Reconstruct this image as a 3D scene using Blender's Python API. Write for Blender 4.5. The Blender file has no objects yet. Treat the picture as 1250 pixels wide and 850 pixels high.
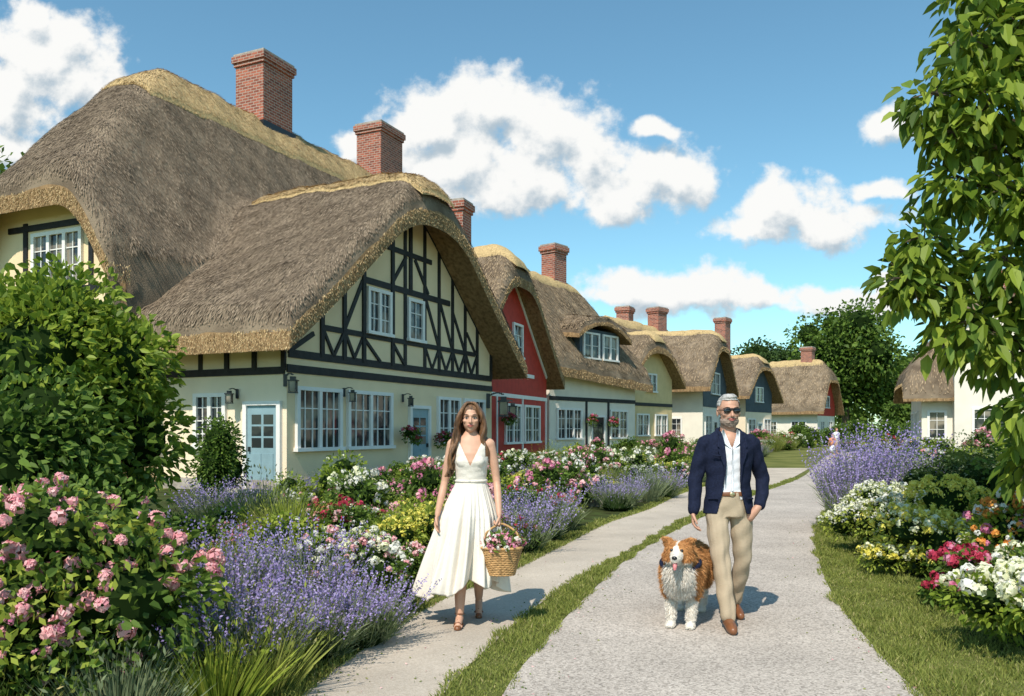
import bpy, math, random
import numpy as np
from mathutils import Vector, Matrix
rng=np.random.default_rng(7); random.seed(7)
scene=bpy.context.scene
COL=scene.collection

# ------------------------------------------------------------ materials
def new_mat(name):
    m=bpy.data.materials.new(name); m.use_nodes=True
    nt=m.node_tree; b=nt.nodes['Principled BSDF']
    return m,nt,b
def C(c): return (c[0],c[1],c[2],1.0)
def simple(name,col,rough=0.8,nscale=4.0,namt=0.2,bscale=0,bstr=0.3,spec=0.3,stretch=(1,1,1),col2=None,metal=0):
    m,nt,b=new_mat(name); N=nt.nodes; L=nt.links
    tc=N.new('ShaderNodeTexCoord'); mp=N.new('ShaderNodeMapping'); mp.inputs['Scale'].default_value=stretch
    L.new(tc.outputs['Object'],mp.inputs['Vector'])
    n=N.new('ShaderNodeTexNoise'); n.inputs['Scale'].default_value=nscale; n.inputs['Detail'].default_value=6
    L.new(mp.outputs[0],n.inputs['Vector'])
    r=N.new('ShaderNodeValToRGB'); r.color_ramp.elements[0].position=0.3; r.color_ramp.elements[1].position=0.7
    r.color_ramp.elements[0].color=C([c*(1-namt) for c in col])
    r.color_ramp.elements[1].color=C(col2 if col2 else [min(1,c*(1+namt)) for c in col])
    L.new(n.outputs['Fac'],r.inputs[0]); L.new(r.outputs[0],b.inputs['Base Color'])
    b.inputs['Roughness'].default_value=rough; b.inputs['Specular IOR Level'].default_value=spec
    b.inputs['Metallic'].default_value=metal
    if bscale:
        n2=N.new('ShaderNodeTexNoise'); n2.inputs['Scale'].default_value=bscale; n2.inputs['Detail'].default_value=4
        L.new(mp.outputs[0],n2.inputs['Vector'])
        bp=N.new('ShaderNodeBump'); bp.inputs['Strength'].default_value=bstr; bp.inputs['Distance'].default_value=0.02
        L.new(n2.outputs['Fac'],bp.inputs['Height']); L.new(bp.outputs[0],b.inputs['Normal'])
    return m
def island(name,c1,c2,rough=0.6,trans=0.3,spec=0.25,c3=None):
    m,nt,b=new_mat(name); N=nt.nodes; L=nt.links
    g=N.new('ShaderNodeNewGeometry'); r=N.new('ShaderNodeValToRGB')
    r.color_ramp.elements[0].color=C(c1); r.color_ramp.elements[1].color=C(c2)
    if c3:
        e=r.color_ramp.elements.new(0.93); e.color=C(c2); r.color_ramp.elements[2].color=C(c3)
    L.new(g.outputs['Random Per Island'],r.inputs[0]); L.new(r.outputs[0],b.inputs['Base Color'])
    b.inputs['Roughness'].default_value=rough; b.inputs['Specular IOR Level'].default_value=spec
    if trans>0:
        t=N.new('ShaderNodeBsdfTranslucent'); L.new(r.outputs[0],t.inputs['Color'])
        mx=N.new('ShaderNodeMixShader'); mx.inputs[0].default_value=trans
        L.new(b.outputs[0],mx.inputs[1]); L.new(t.outputs[0],mx.inputs[2])
        L.new(mx.outputs[0],N['Material Output'].inputs['Surface'])
    return m
M={}
M['thatch']=simple('thatch',(0.15,0.11,0.076),0.95,1.1,0.30,28,1.0,0.1,col2=(0.28,0.215,0.15))
M['thatch_edge']=simple('thatch_edge',(0.26,0.165,0.085),0.95,9,0.4,40,1.0,0.1,stretch=(1,1,0.25))
M['ridge']=simple('ridge_straw',(0.50,0.36,0.18),0.9,14,0.3,40,0.9,0.1)
M['straw']=island('straw',(0.10,0.073,0.052),(0.36,0.275,0.195),0.9,0,0.1)
M['straw_far']=island('straw_far',(0.15,0.105,0.065),(0.43,0.32,0.205),0.9,0,0.1)
M['straw_tan']=island('straw_tan',(0.34,0.22,0.10),(0.64,0.48,0.27),0.9,0,0.1)
M['cream']=simple('cream_plaster',(0.84,0.655,0.42),0.9,1.2,0.06,30,0.25,0.15)
M['cream2']=simple('pale_plaster',(0.84,0.70,0.52),0.9,1.2,0.06,30,0.25,0.15)
M['timber']=simple('black_timber',(0.018,0.017,0.018),0.6,6,0.4,30,0.4,0.3)
M['white']=simple('white_paint',(0.80,0.77,0.73),0.5,3,0.04,0,0,0.4)
M['whitewall']=simple('white_wall',(0.80,0.73,0.62),0.85,1.5,0.06,25,0.2,0.2)
M['red']=simple('red_boards',(0.48,0.045,0.03),0.7,3,0.15,20,0.3,0.3)
M['yellow']=simple('yellow_wall',(0.72,0.54,0.28),0.85,2,0.08,25,0.2,0.2)
M['bluewall']=simple('blue_boards',(0.06,0.08,0.10),0.7,2,0.2,20,0.3,0.3)
M['teal']=simple('teal_door_paint',(0.24,0.36,0.40),0.45,4,0.08,0,0,0.4)
M['stone']=simple('stone_plinth',(0.36,0.32,0.28),0.9,6,0.3,20,0.6,0.2)
M['black']=simple('black_iron',(0.015,0.015,0.017),0.4,5,0.2,0,0,0.5)
M['darkwood']=simple('dark_door',(0.03,0.025,0.022),0.5,5,0.2,0,0,0.4)
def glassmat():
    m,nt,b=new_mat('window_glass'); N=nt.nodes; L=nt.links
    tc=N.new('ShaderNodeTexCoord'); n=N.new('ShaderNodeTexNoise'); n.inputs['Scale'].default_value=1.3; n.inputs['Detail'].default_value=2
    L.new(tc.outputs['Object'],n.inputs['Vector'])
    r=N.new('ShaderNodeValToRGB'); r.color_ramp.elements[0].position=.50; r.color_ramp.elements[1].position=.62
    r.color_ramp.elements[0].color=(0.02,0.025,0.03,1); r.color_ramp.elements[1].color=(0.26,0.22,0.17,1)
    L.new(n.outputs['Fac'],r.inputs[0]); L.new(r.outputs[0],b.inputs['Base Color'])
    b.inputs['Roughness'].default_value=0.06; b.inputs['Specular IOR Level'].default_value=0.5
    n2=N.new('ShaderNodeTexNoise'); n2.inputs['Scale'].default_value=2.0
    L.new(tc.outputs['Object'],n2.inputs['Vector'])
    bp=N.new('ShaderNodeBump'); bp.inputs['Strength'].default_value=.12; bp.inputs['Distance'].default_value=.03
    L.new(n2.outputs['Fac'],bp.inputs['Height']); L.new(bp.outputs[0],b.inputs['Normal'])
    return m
M['glass']=glassmat()
def brickmat():
    m,nt,b=new_mat('chimney_brick'); N=nt.nodes; L=nt.links
    tc=N.new('ShaderNodeTexCoord'); s=N.new('ShaderNodeSeparateXYZ'); L.new(tc.outputs['Object'],s.inputs[0])
    a=N.new('ShaderNodeMath'); a.operation='ADD'; L.new(s.outputs[0],a.inputs[0]); L.new(s.outputs[1],a.inputs[1])
    c=N.new('ShaderNodeCombineXYZ'); L.new(a.outputs[0],c.inputs[0]); L.new(s.outputs[2],c.inputs[1])
    t=N.new('ShaderNodeTexBrick'); L.new(c.outputs[0],t.inputs['Vector'])
    t.inputs['Scale'].default_value=1.0; t.inputs['Brick Width'].default_value=.28; t.inputs['Row Height'].default_value=.11
    t.inputs['Mortar Size'].default_value=.013; t.inputs['Bias'].default_value=-.1
    t.inputs['Color1'].default_value=(0.40,0.12,0.07,1); t.inputs['Color2'].default_value=(0.18,0.052,0.035,1); t.inputs['Mortar'].default_value=(0.42,0.33,0.27,1)
    L.new(t.outputs['Color'],b.inputs['Base Color']); b.inputs['Roughness'].default_value=.9
    bp=N.new('ShaderNodeBump'); bp.inputs['Strength'].default_value=.6; bp.inputs['Distance'].default_value=.01; bp.invert=True
    L.new(t.outputs['Fac'],bp.inputs['Height']); L.new(bp.outputs[0],b.inputs['Normal'])
    return m
M['brick']=brickmat()
G={}
G['leaf']=island('leaf_green',(0.045,0.09,0.012),(0.17,0.26,0.04))
G['leaf_bright']=island('leaf_bright',(0.12,0.19,0.016),(0.34,0.42,0.055),0.5,0.4)
G['leaf_dark']=island('leaf_dark',(0.025,0.055,0.015),(0.085,0.14,0.03))
G['leaf_grey']=island('leaf_grey',(0.12,0.16,0.08),(0.28,0.32,0.17))
G['leaf_lime']=island('leaf_lime',(0.19,0.25,0.025),(0.40,0.45,0.07))
G['grass']=island('grass_blade',(0.13,0.17,0.03),(0.33,0.35,0.085),c3=(0.50,0.42,0.2))
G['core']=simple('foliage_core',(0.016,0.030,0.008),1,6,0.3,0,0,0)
G['pink']=island('petal_pink',(0.78,0.30,0.34),(0.92,0.62,0.60),0.6,0.3)
G['white']=island('petal_white',(0.74,0.72,0.62),(0.90,0.88,0.81),0.6,0.3)
G['cream']=island('petal_cream',(0.76,0.76,0.46),(0.88,0.87,0.70),0.6,0.3)
G['yellow']=island('petal_yellow',(0.68,0.58,0.06),(0.90,0.82,0.22),0.6,0.3)
G['red']=island('petal_red',(0.32,0.02,0.04),(0.60,0.06,0.12),0.6,0.3)
G['magenta']=island('petal_magenta',(0.58,0.12,0.26),(0.84,0.38,0.50),0.6,0.3)
G['orange']=island('petal_orange',(0.70,0.22,0.04),(0.88,0.45,0.10),0.6,0.3)
G['lav']=island('lavender_floret',(0.25,0.18,0.42),(0.52,0.43,0.72),0.6,0.3)
G['stem']=island('stem_green',(0.10,0.15,0.05),(0.22,0.27,0.11),0.7,0.2)
G['bark']=simple('bark',(0.13,0.10,0.07),0.95,9,0.4,25,0.8,0.1,stretch=(1,1,.3))

# ------------------------------------------------------------ mesh utils
def npmesh(name,V,F,mats,midx=None,smooth=False):
    me=bpy.data.meshes.new(name); V=np.asarray(V,dtype=np.float32); F=np.asarray(F,dtype=np.int32)
    k=F.shape[1]
    me.vertices.add(len(V)); me.vertices.foreach_set('co',V.ravel())
    me.loops.add(F.size); me.loops.foreach_set('vertex_index',F.ravel())
    me.polygons.add(len(F)); me.polygons.foreach_set('loop_start',np.arange(len(F),dtype=np.int32)*k)
    for m in mats: me.materials.append(m)
    if midx is not None: me.polygons.foreach_set('material_index',np.asarray(midx,dtype=np.int32))
    me.polygons.foreach_set('use_smooth',np.full(len(F),smooth))
    me.update(calc_edges=True); me.validate()
    return me
def obj(name,me,parent=None,loc=None,rotz=0):
    o=bpy.data.objects.new(name,me); COL.objects.link(o)
    if parent: o.parent=parent
    if loc is not None: o.location=loc
    o.rotation_euler[2]=rotz
    return o
def empty(name,loc=(0,0,0),rotz=0):
    o=bpy.data.objects.new(name,None); COL.objects.link(o); o.location=loc; o.rotation_euler[2]=rotz; o.empty_display_size=.3
    return o
def rv(n):
    v=rng.normal(size=(n,3)); return v/np.linalg.norm(v,axis=1,keepdims=True)
def nz(v): return v/np.maximum(np.linalg.norm(v,axis=1,keepdims=True),1e-9)
class QB:
    def __init__(s): s.V=[];s.F=[];s.m=[];s.n=0;s.mats=[]
    def add(s,V,F,mat):
        if mat not in s.mats: s.mats.append(mat)
        s.V.append(V.reshape(-1,3)); s.F.append(F+s.n); s.m.append(np.full(len(F),s.mats.index(mat))); s.n+=V.reshape(-1,3).shape[0]
    def mesh(s,name,smooth=False):
        return npmesh(name,np.concatenate(s.V),np.concatenate(s.F),s.mats,np.concatenate(s.m),smooth)
def arr(x,n): return (np.full(n,x) if np.isscalar(x) else x).reshape(-1,1)
def leaf4(q,P,D,L,W,mat,droop=0.0):
    n=len(P); L=arr(L,n);W=arr(W,n); S=nz(np.cross(D,rv(n)))
    tip=P+D*L; tip[:,2:3]-=droop*L; mid=P+D*L*.45
    V=np.stack([P,mid+S*W/2,tip,mid-S*W/2],1); F=np.arange(n*4).reshape(n,4)
    q.add(V,F,mat)
def leaf6(q,P,D,L,W,mat,droop=0.3,fold=.2,flat=0.0):
    n=len(P); L=arr(L,n);W=arr(W,n)
    R=rv(n); S=nz(np.cross(D,R)+1e-6)
    if flat>0:
        S2=nz(np.cross(D,np.array([[0,0,1.0]]))+1e-6); S=nz(S*(1-flat)+S2*flat)
    Nn=nz(np.cross(S,D))
    z=np.array([[0,0,1.0]])
    b=P; t=P+D*L-z*droop*L
    a1=P+D*L*.3-z*droop*L*.06; a2=P+D*L*.68-z*droop*L*.4
    l1=a1+S*W*.5+Nn*W*fold; r1=a1-S*W*.5+Nn*W*fold
    l2=a2+S*W*.4+Nn*W*fold*.8; r2=a2-S*W*.4+Nn*W*fold*.8
    V=np.stack([b,l1,l2,t,r2,r1],1)
    base=(np.arange(n)*6)[:,None]
    F=np.concatenate([base+np.array([[0,1,2,3]]),base+np.array([[0,3,4,5]])])
    q.add(V,F,mat)
def sphere_quads(c,r,nu=10,nv=6,noise=.12):
    th=np.linspace(0,2*np.pi,nu,endpoint=False); ph=np.linspace(.12,np.pi-.12,nv)
    V=[]
    for p in ph:
        for t in th: V.append([np.sin(p)*np.cos(t),np.sin(p)*np.sin(t),np.cos(p)])
    V=np.array(V)*(1+rng.uniform(-noise,noise,(len(V),1)))*np.array(r)+np.array(c)
    F=[[i*nu+j,i*nu+(j+1)%nu,(i+1)*nu+(j+1)%nu,(i+1)*nu+j] for i in range(nv-1) for j in range(nu)]
    F+= [[0,1,2,3]]
    return V,np.array(F)
def heads(q,Cn,R,n,mat,up=.35):
    N=len(Cn); d=rv(N*n); d[:,2]+=up; d=nz(d)
    R=np.repeat(arr(R,N),n,axis=0); c=np.repeat(Cn,n,axis=0)
    T=nz(np.cross(d,rv(N*n))); D=nz(T+d*.4); P=c+d*R*.7-T*R*.4
    L=R*.9; W=R*.8; S=nz(np.cross(D,d)); mid=P+D*L*.5
    q.add(np.stack([P,mid+S*W/2,P+D*L,mid-S*W/2],1),np.arange(N*n*4).reshape(N*n,4),mat)
def lumps(c,r,k,fr=.55):
    d=rv(k); u=rng.uniform(.35,.75,(k,1)); cs=np.array(c)+d*u*np.array(r)
    return cs,[np.array(r)*rng.uniform(fr*.7,fr*1.15) for _ in range(k)]
def foliage(q,c,r,n,L,W,mat,k=9,six=False,core=True,droop=.2,fr=.55,zmin=0.02):
    cs,rs=lumps(c,r,k,fr); rs=np.array(rs)
    idx=rng.integers(0,k,n); d=rv(n); rad=rng.uniform(.68,1.1,(n,1))
    P=cs[idx]+d*rs[idx]*rad; P[:,2]=np.maximum(P[:,2],zmin)
    D=nz(d+rv(n)*.8+np.array([[0,0,.15]]))
    s=rng.uniform(.7,1.25,n)
    (leaf6 if six else leaf4)(q,P,D,L*s,W*s,mat,droop)
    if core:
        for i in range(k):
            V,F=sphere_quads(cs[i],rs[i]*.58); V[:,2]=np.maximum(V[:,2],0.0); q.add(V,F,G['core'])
    return cs,rs
def top_points(cs,rs,n,up=.3):
    k=len(cs); idx=rng.integers(0,k,n); d=rv(n); d[:,2]=np.abs(d[:,2])*.8+up; d[:,1]-=.25; d=nz(d)
    return cs[idx]+d*rs[idx]*1.1
def flower_bush(w,h,leafmat,fmats,nleaf=1500,nhead=50,R=.06,L=.07,pet=14,k=9,six=False):
    q=QB(); cs,rs=foliage(q,(0,0,h*.5),(w/2,w/2,h*.5),nleaf,L,L*.5,leafmat,k,six)
    for i,fm in enumerate(fmats):
        n=max(1,nhead//len(fmats)); P=top_points(cs,rs,n); heads(q,P,rng.uniform(.6,1.25,n)*R,pet,fm)
    return q
def lavender(w,h,n=260,fl=9,mat=None,sp=.35,fs=1.0):
    q=QB(); mat=mat or G['lav']
    a=rng.uniform(0,2*np.pi,n); r=np.sqrt(rng.uniform(0,1,n))
    B=np.stack([np.cos(a)*r*w*.22,np.sin(a)*r*w*.22,np.zeros(n)],1)
    D=nz(np.stack([np.cos(a)*r*w*.42/h*1.2,np.sin(a)*r*w*.42/h*1.2,np.ones(n)],1)+rv(n)*.12)
    Ls=h*rng.uniform(.6,1.12,n)
    leaf4(q,B,D,Ls,.007,G['stem'])
    m=n*7; bi=rng.integers(0,n,m); t=rng.uniform(.02,.68,(m,1))
    P=B[bi]+D[bi]*t*Ls[bi][:,None]; leaf4(q,P,nz(D[bi]+rv(m)*.5),rng.uniform(.08,.16,m)*h*1.6,.009,G['leaf_grey'])
    m=n*fl; bi=np.repeat(np.arange(n),fl); t=np.tile(np.linspace(1-sp,1.02,fl),n)[:,None]
    P=B[bi]+D[bi]*t*Ls[bi][:,None]; leaf4(q,P,nz(D[bi]*.9+rv(m)),.021*fs,.013*fs,mat)
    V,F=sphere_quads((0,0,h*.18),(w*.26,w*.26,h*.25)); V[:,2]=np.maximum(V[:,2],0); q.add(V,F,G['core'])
    return q
def tuft(w,h,n=300,mat=None):
    q=QB(); mat=mat or G['grass']
    a=rng.uniform(0,2*np.pi,n); r=rng.uniform(0,1,n)
    B=np.stack([np.cos(a)*r*w*.2,np.sin(a)*r*w*.2,np.zeros(n)],1)
    D=nz(np.stack([np.cos(a)*r*.7,np.sin(a)*r*.7,np.ones(n)],1)+rv(n)*.15)
    leaf4(q,B,D,h*rng.uniform(.6,1.1,n),.012,mat,.15)
    m=n//3; t=rng.uniform(.6,1,(m,1)); P=B[:m]+D[:m]*h*t; leaf4(q,P,nz(D[:m]+rv(m)*.6),.05,.015,mat)
    return q

# ------------------------------------------------------------ ground & roads
def catmull(P,n=10):
    P=np.array(P,float); out=[]
    for i in range(len(P)-1):
        p0=P[max(i-1,0)];p1=P[i];p2=P[i+1];p3=P[min(i+2,len(P)-1)]
        for t in np.linspace(0,1,n,endpoint=False):
            out.append(.5*((2*p1)+(-p0+p2)*t+(2*p0-5*p1+4*p2-p3)*t*t+(-p0+3*p1-3*p2+p3)*t**3))
    out.append(P[-1]); return np.array(out)
def ribbon(name,A,B,z,mat,cross=8):
    A=catmull(A);B=catmull(B); n=len(A); t=np.linspace(0,1,cross+1)
    V=np.zeros((n,cross+1,3)); 
    for j,tt in enumerate(t): V[:,j,:2]=A*(1-tt)+B*tt
    V[:,:,2]=z
    F=[[i*(cross+1)+j,(i)*(cross+1)+j+1,(i+1)*(cross+1)+j+1,(i+1)*(cross+1)+j] for i in range(n-1) for j in range(cross)]
    return obj(name,npmesh(name,V.reshape(-1,3),np.array(F),[mat]))
def gravelmat(name,c1,c2,c3,scale):
    m,nt,b=new_mat(name); N=nt.nodes; L=nt.links
    tc=N.new('ShaderNodeTexCoord')
    v=N.new('ShaderNodeTexVoronoi'); v.inputs['Scale'].default_value=scale; L.new(tc.outputs['Object'],v.inputs['Vector'])
    s=N.new('ShaderNodeSeparateColor'); L.new(v.outputs['Color'],s.inputs[0])
    r=N.new('ShaderNodeValToRGB'); e=r.color_ramp.elements; e[0].color=C(c1); e[1].color=C(c3); x=e.new(.45); x.color=C(c2); L.new(s.outputs[0],r.inputs[0])
    n=N.new('ShaderNodeTexNoise'); n.inputs['Scale'].default_value=.9; n.inputs['Detail'].default_value=8; n.inputs['Roughness'].default_value=.6; L.new(tc.outputs['Object'],n.inputs['Vector'])
    mr=N.new('ShaderNodeMapRange'); mr.inputs[1].default_value=.3; mr.inputs[2].default_value=.7; mr.inputs[3].default_value=.80; mr.inputs[4].default_value=1.12; L.new(n.outputs['Fac'],mr.inputs[0])
    mx=N.new('ShaderNodeVectorMath'); mx.operation='SCALE'; L.new(r.outputs[0],mx.inputs[0]); L.new(mr.outputs[0],mx.inputs['Scale'])
    L.new(mx.outputs[0],b.inputs['Base Color']); b.inputs['Roughness'].default_value=.95; b.inputs['Specular IOR Level'].default_value=.15
    bp=N.new('ShaderNodeBump'); bp.inputs['Strength'].default_value=.5; bp.inputs['Distance'].default_value=.006
    L.new(v.outputs['Distance'],bp.inputs['Height']); L.new(bp.outputs[0],b.inputs['Normal'])
    return m
road_m=gravelmat('road_gravel',(0.28,0.245,0.21),(0.46,0.40,0.345),(0.60,0.53,0.46),80)
path_m=gravelmat('path_surface',(0.44,0.375,0.30),(0.50,0.43,0.35),(0.57,0.495,0.41),110)
road_L=[(-.9,-8),(-.25,3),(-.05,4.74),(.2,5.8),(.62,7.3),(1.44,9.9),(2.9,13.4),(5.7,19.25),(9.6,27),(14.4,38.5),(20.5,52),(30,66),(60,84)]
road_R=[(2.2,-8),(2.3,3),(2.37,4.74),(2.6,6.0),(2.95,7.5),(3.7,9.9),(5.0,13.4),(7.6,19.25),(11.4,28),(16.6,40),(23,52),(32,63),(62,80)]
path_L=[(-1.7,-8),(-1.3,3),(-1.21,4.74),(-.91,6.3),(-.62,7.4),(-.04,8.8),(.72,11),(1.54,13.4),(2.7,16),(4.2,20),(6.5,25),(10,33)]
path_R=[(-1.2,-8),(-.55,3),(-.40,4.74),(-.13,5.9),(.27,7.3),(.80,8.8),(1.75,11),(2.65,13.4),(3.85,16),(5.55,19.5),(8.4,25),(12.0,33)]
gm=simple('ground_grass',(0.11,0.14,0.035),1,.6,0.3,30,0.6,0.05,col2=(0.20,0.20,0.065))
g=npmesh('ground',[[-700,-700,0],[700,-700,0],[700,900,0],[-700,900,0]],[[0,1,2,3]],[gm]); obj('ground',g)
soil=simple('garden_soil',(0.06,0.055,0.025),1,3,0.5,20,0.8,0.05,col2=(0.07,0.10,0.03))
ribbon('garden_bed_soil',[(-9,y) for _,y in path_L],[(x-.12,y) for x,y in path_L],.005,soil)
ribbon('garden_bed_soil',[(3.1,2),(3.2,5),(3.6,7.2),(4.0,9),(4.5,11),(6.5,15),(10,22)],[(9,2),(9,5),(9,7),(10,9),(11,11),(13,15),(17,22)],.005,soil)
ribbon('road',road_L,road_R,.012,road_m)
ribbon('footpath',path_L,path_R,.008,path_m)
def inter(poly,y):
    p=np.array(poly); return np.interp(y,p[:,1],p[:,0])
def blades(name,xa,xb,ys,n,h=.06,w=.007):
    y=ys[0]+(ys[1]-ys[0])*rng.uniform(0,1,n)**1.5; a=xa(y); b=xb(y); x=a+(b-a)*rng.uniform(0,1,n)
    P=np.stack([x,y,np.full(n,.0)],1); D=nz(np.stack([rng.normal(0,.5,n),rng.normal(0,.5,n),np.ones(n)],1))
    hh=.75+.5*np.sin(x*6+np.sin(y*3)*2)*np.sin(y*5+x*2)
    q=QB(); sc=1+np.clip((y-6)/10,0,2); leaf4(q,P,D,h*rng.uniform(.5,1.3,n)*hh,w*sc,G['grass'],.1)
    obj(name,q.mesh(name))
RLc=catmull(road_L);RRc=catmull(road_R);PLc=catmull(path_L);PRc=catmull(path_R)
blades('grass_verge',lambda y:inter(PRc,y)-.03+.03*np.sin(y*9)*np.sin(y*3.3),lambda y:inter(RLc,y)+.02+.035*np.sin(y*7+2)*np.sin(y*2.1),(4,26),30000,.065)
def bedR(y): return inter([(3.0,3),(3.15,5.05),(3.5,7.16),(3.95,8.95),(4.3,10.8),(6.2,15),(9.2,21),(20,45)],y)
blades('lawn_grass',lambda y:inter(RRc,y)-.03+.04*np.sin(y*7)*np.sin(y*2.3),lambda y:bedR(y)+.3,(4,20),50000,.07)
blades('bed_edge_grass',lambda y:inter(PLc,y)-.25,lambda y:inter(PLc,y)+.03,(4,24),14000,.08)
# fallen petals, leaves and grit on the paths
q=QB(); n=900; y=4.2+rng.uniform(0,1,n)**1.6*14; e=rng.uniform(0,1,n)**2*.45; side=rng.integers(0,4,n)
x=np.where(side==0,inter(PLc,y)+e,np.where(side==1,inter(PRc,y)-e*.6,np.where(side==2,inter(RLc,y)+e,inter(RRc,y)-e)))
P=np.stack([x,y,np.full(n,.017)],1); D=rv(n); D[:,2]*=.15; D=nz(D)
for mname,a,b_ in (('leaf',0,300),('pink',300,420),('white',420,520),('grass',520,900)): leaf4(q,P[a:b_],D[a:b_],.022,.010,G[mname])
obj('fallen_petals_and_leaves',q.mesh('litter'))

# ------------------------------------------------------------ houses
def smin(a,b,k): h=np.clip(.5+.5*(b-a)/k,0,1); return b*(1-h)+a*h-k*h*(1-h)
def smax(a,b,k): return -smin(-a,-b,k)
def wob(x,y): return .035*np.sin(1.3*x+.7*y)+.03*np.sin(2.9*x-2.1*y+1)+.02*np.sin(5.3*x+4.1*y+2)+.012*np.sin(-7*x+8.3*y)
def rectsd(rects,x,y):
    d=np.full(np.shape(x),-1e9)
    for (x0,x1,y0,y1) in rects: d=np.maximum(d,np.minimum(np.minimum(x-x0,x1-x),np.minimum(y-y0,y1-y)))
    return d
def roof(name,parent,rects,zf,thick=.5,res=.2,er=.35,mat='thatch',emat='thatch_edge',straws=0,lift=0,wobble=1,smat='straw',sl=.3,sw=.03):
    x0=min(r[0] for r in rects);x1=max(r[1] for r in rects);y0=min(r[2] for r in rects);y1=max(r[3] for r in rects)
    nx=int(round((x1-x0)/res))+1; ny=int(round((y1-y0)/res))+1
    xs=np.linspace(x0,x1,nx); ys=np.linspace(y0,y1,ny); X,Y=np.meshgrid(xs,ys,indexing='ij')
    sd=rectsd(rects,X,Y)
    def ztop(X,Y):
        d=np.clip(rectsd(rects,X,Y),0,er); return zf(X,Y)+lift-(er-np.sqrt(np.maximum(er*er-(er-d)**2,0)))+wobble*wob(X,Y)
    T=ztop(X,Y); B=zf(X,Y)-thick+lift
    ok=sd>-res*.51
    idx=-np.ones(X.shape,int); idx[ok]=np.arange(ok.sum()); n=ok.sum()
    V=np.concatenate([np.stack([X[ok],Y[ok],T[ok]],1),np.stack([X[ok],Y[ok],np.minimum(B[ok],T[ok]-.04)],1)])
    c=ok[:-1,:-1]&ok[1:,:-1]&ok[1:,1:]&ok[:-1,1:]
    F=[];mi=[]
    for i,j in np.argwhere(c):
        a,b,d,e=idx[i,j],idx[i+1,j],idx[i+1,j+1],idx[i,j+1]
        F.append([a,b,d,e]);mi.append(0);F.append([n+e,n+d,n+b,n+a]);mi.append(1)
        for (di,dj,p,q_) in ((0,-1,a,b),(1,0,b,d),(0,1,d,e),(-1,0,e,a)):
            ii,jj=i+di,j+dj
            if ii<0 or jj<0 or ii>=c.shape[0] or jj>=c.shape[1] or not c[ii,jj]:
                F.append([p,n+p,n+q_,q_]);mi.append(1)
    me=npmesh(name,V,np.array(F),[M[mat],M[emat]],mi,True)
    o=obj(name,me,parent)
    m=o.modifiers.new('b','EDGE_SPLIT'); m.split_angle=math.radians(65)
    if straws:
        x=rng.uniform(x0,x1,straws*2);y=rng.uniform(y0,y1,straws*2); s=rectsd(rects,x,y)>.02; x=x[s][:straws];y=y[s][:straws]
        e=.05; z=ztop(x,y); gx=(ztop(x+e,y)-ztop(x-e,y))/(2*e); gy=(ztop(x,y+e)-ztop(x,y-e))/(2*e)
        gx=np.clip(gx,-3,3);gy=np.clip(gy,-3,3)
        D=np.stack([-gx,-gy,-(gx**2+gy**2)],1); D=nz(D+1e-4); Nn=nz(np.stack([-gx,-gy,np.ones_like(gx)],1))
        P=np.stack([x,y,z],1)+Nn*.004; n=len(P)
        D2=nz(D+Nn*rng.uniform(.0,.15,(n,1))+rv(n)*.09)
        q=QB(); L=(sl*rng.uniform(.5,1.2,n))[:,None]; S=nz(np.cross(D2,Nn)+rv(n)*.2); W=sw*rng.uniform(.5,1.2,(n,1))
        ed=rectsd(rects,x,y)[:,None]; L=np.minimum(L,np.maximum(ed*1.2,.06))
        mid=P+D2*L*.5; Vv=np.stack([P,mid+S*W/2,P+D2*L,mid-S*W/2],1)
        q.add(Vv,np.arange(n*4).reshape(n,4),M[smat]); obj('straw_layer',q.mesh('straw'),parent)
        pe=[]
        for (rx0,rx1,ry0,ry1) in rects:
            for k in range(int(straws*.10)):
                sd_=random.randrange(4)
                pe.append([random.uniform(rx0,rx1),ry0] if sd_==0 else [rx0,random.uniform(ry0,ry1)] if sd_==1 else [rx1,random.uniform(ry0,ry1)] if sd_==2 else [random.uniform(rx0,rx1),ry1])
        if pe:
            pe=np.array(pe); s=np.abs(rectsd(rects,pe[:,0],pe[:,1]))<.03; pe=pe[s]; n=len(pe)
            zt=zf(pe[:,0],pe[:,1])-er-(thick-er)*rng.uniform(.0,.95,n)+lift
            P=np.stack([pe[:,0],pe[:,1],zt],1); q=QB()
            cx=.5*(x0+x1);cy=.5*(y0+y1)
            O=nz(np.stack([(pe[:,0]-cx)/(x1-x0),(pe[:,1]-cy)/(y1-y0),np.zeros(n)],1)); D=nz(O*.25+rv(n)*.30+np.array([[0,0,-.6]]))
            leaf4(q,P-D*.05,D,.11,sw*.8,M['straw_tan']); obj('edge_straw',q.mesh('edge_straw'),parent)
    return o
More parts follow.
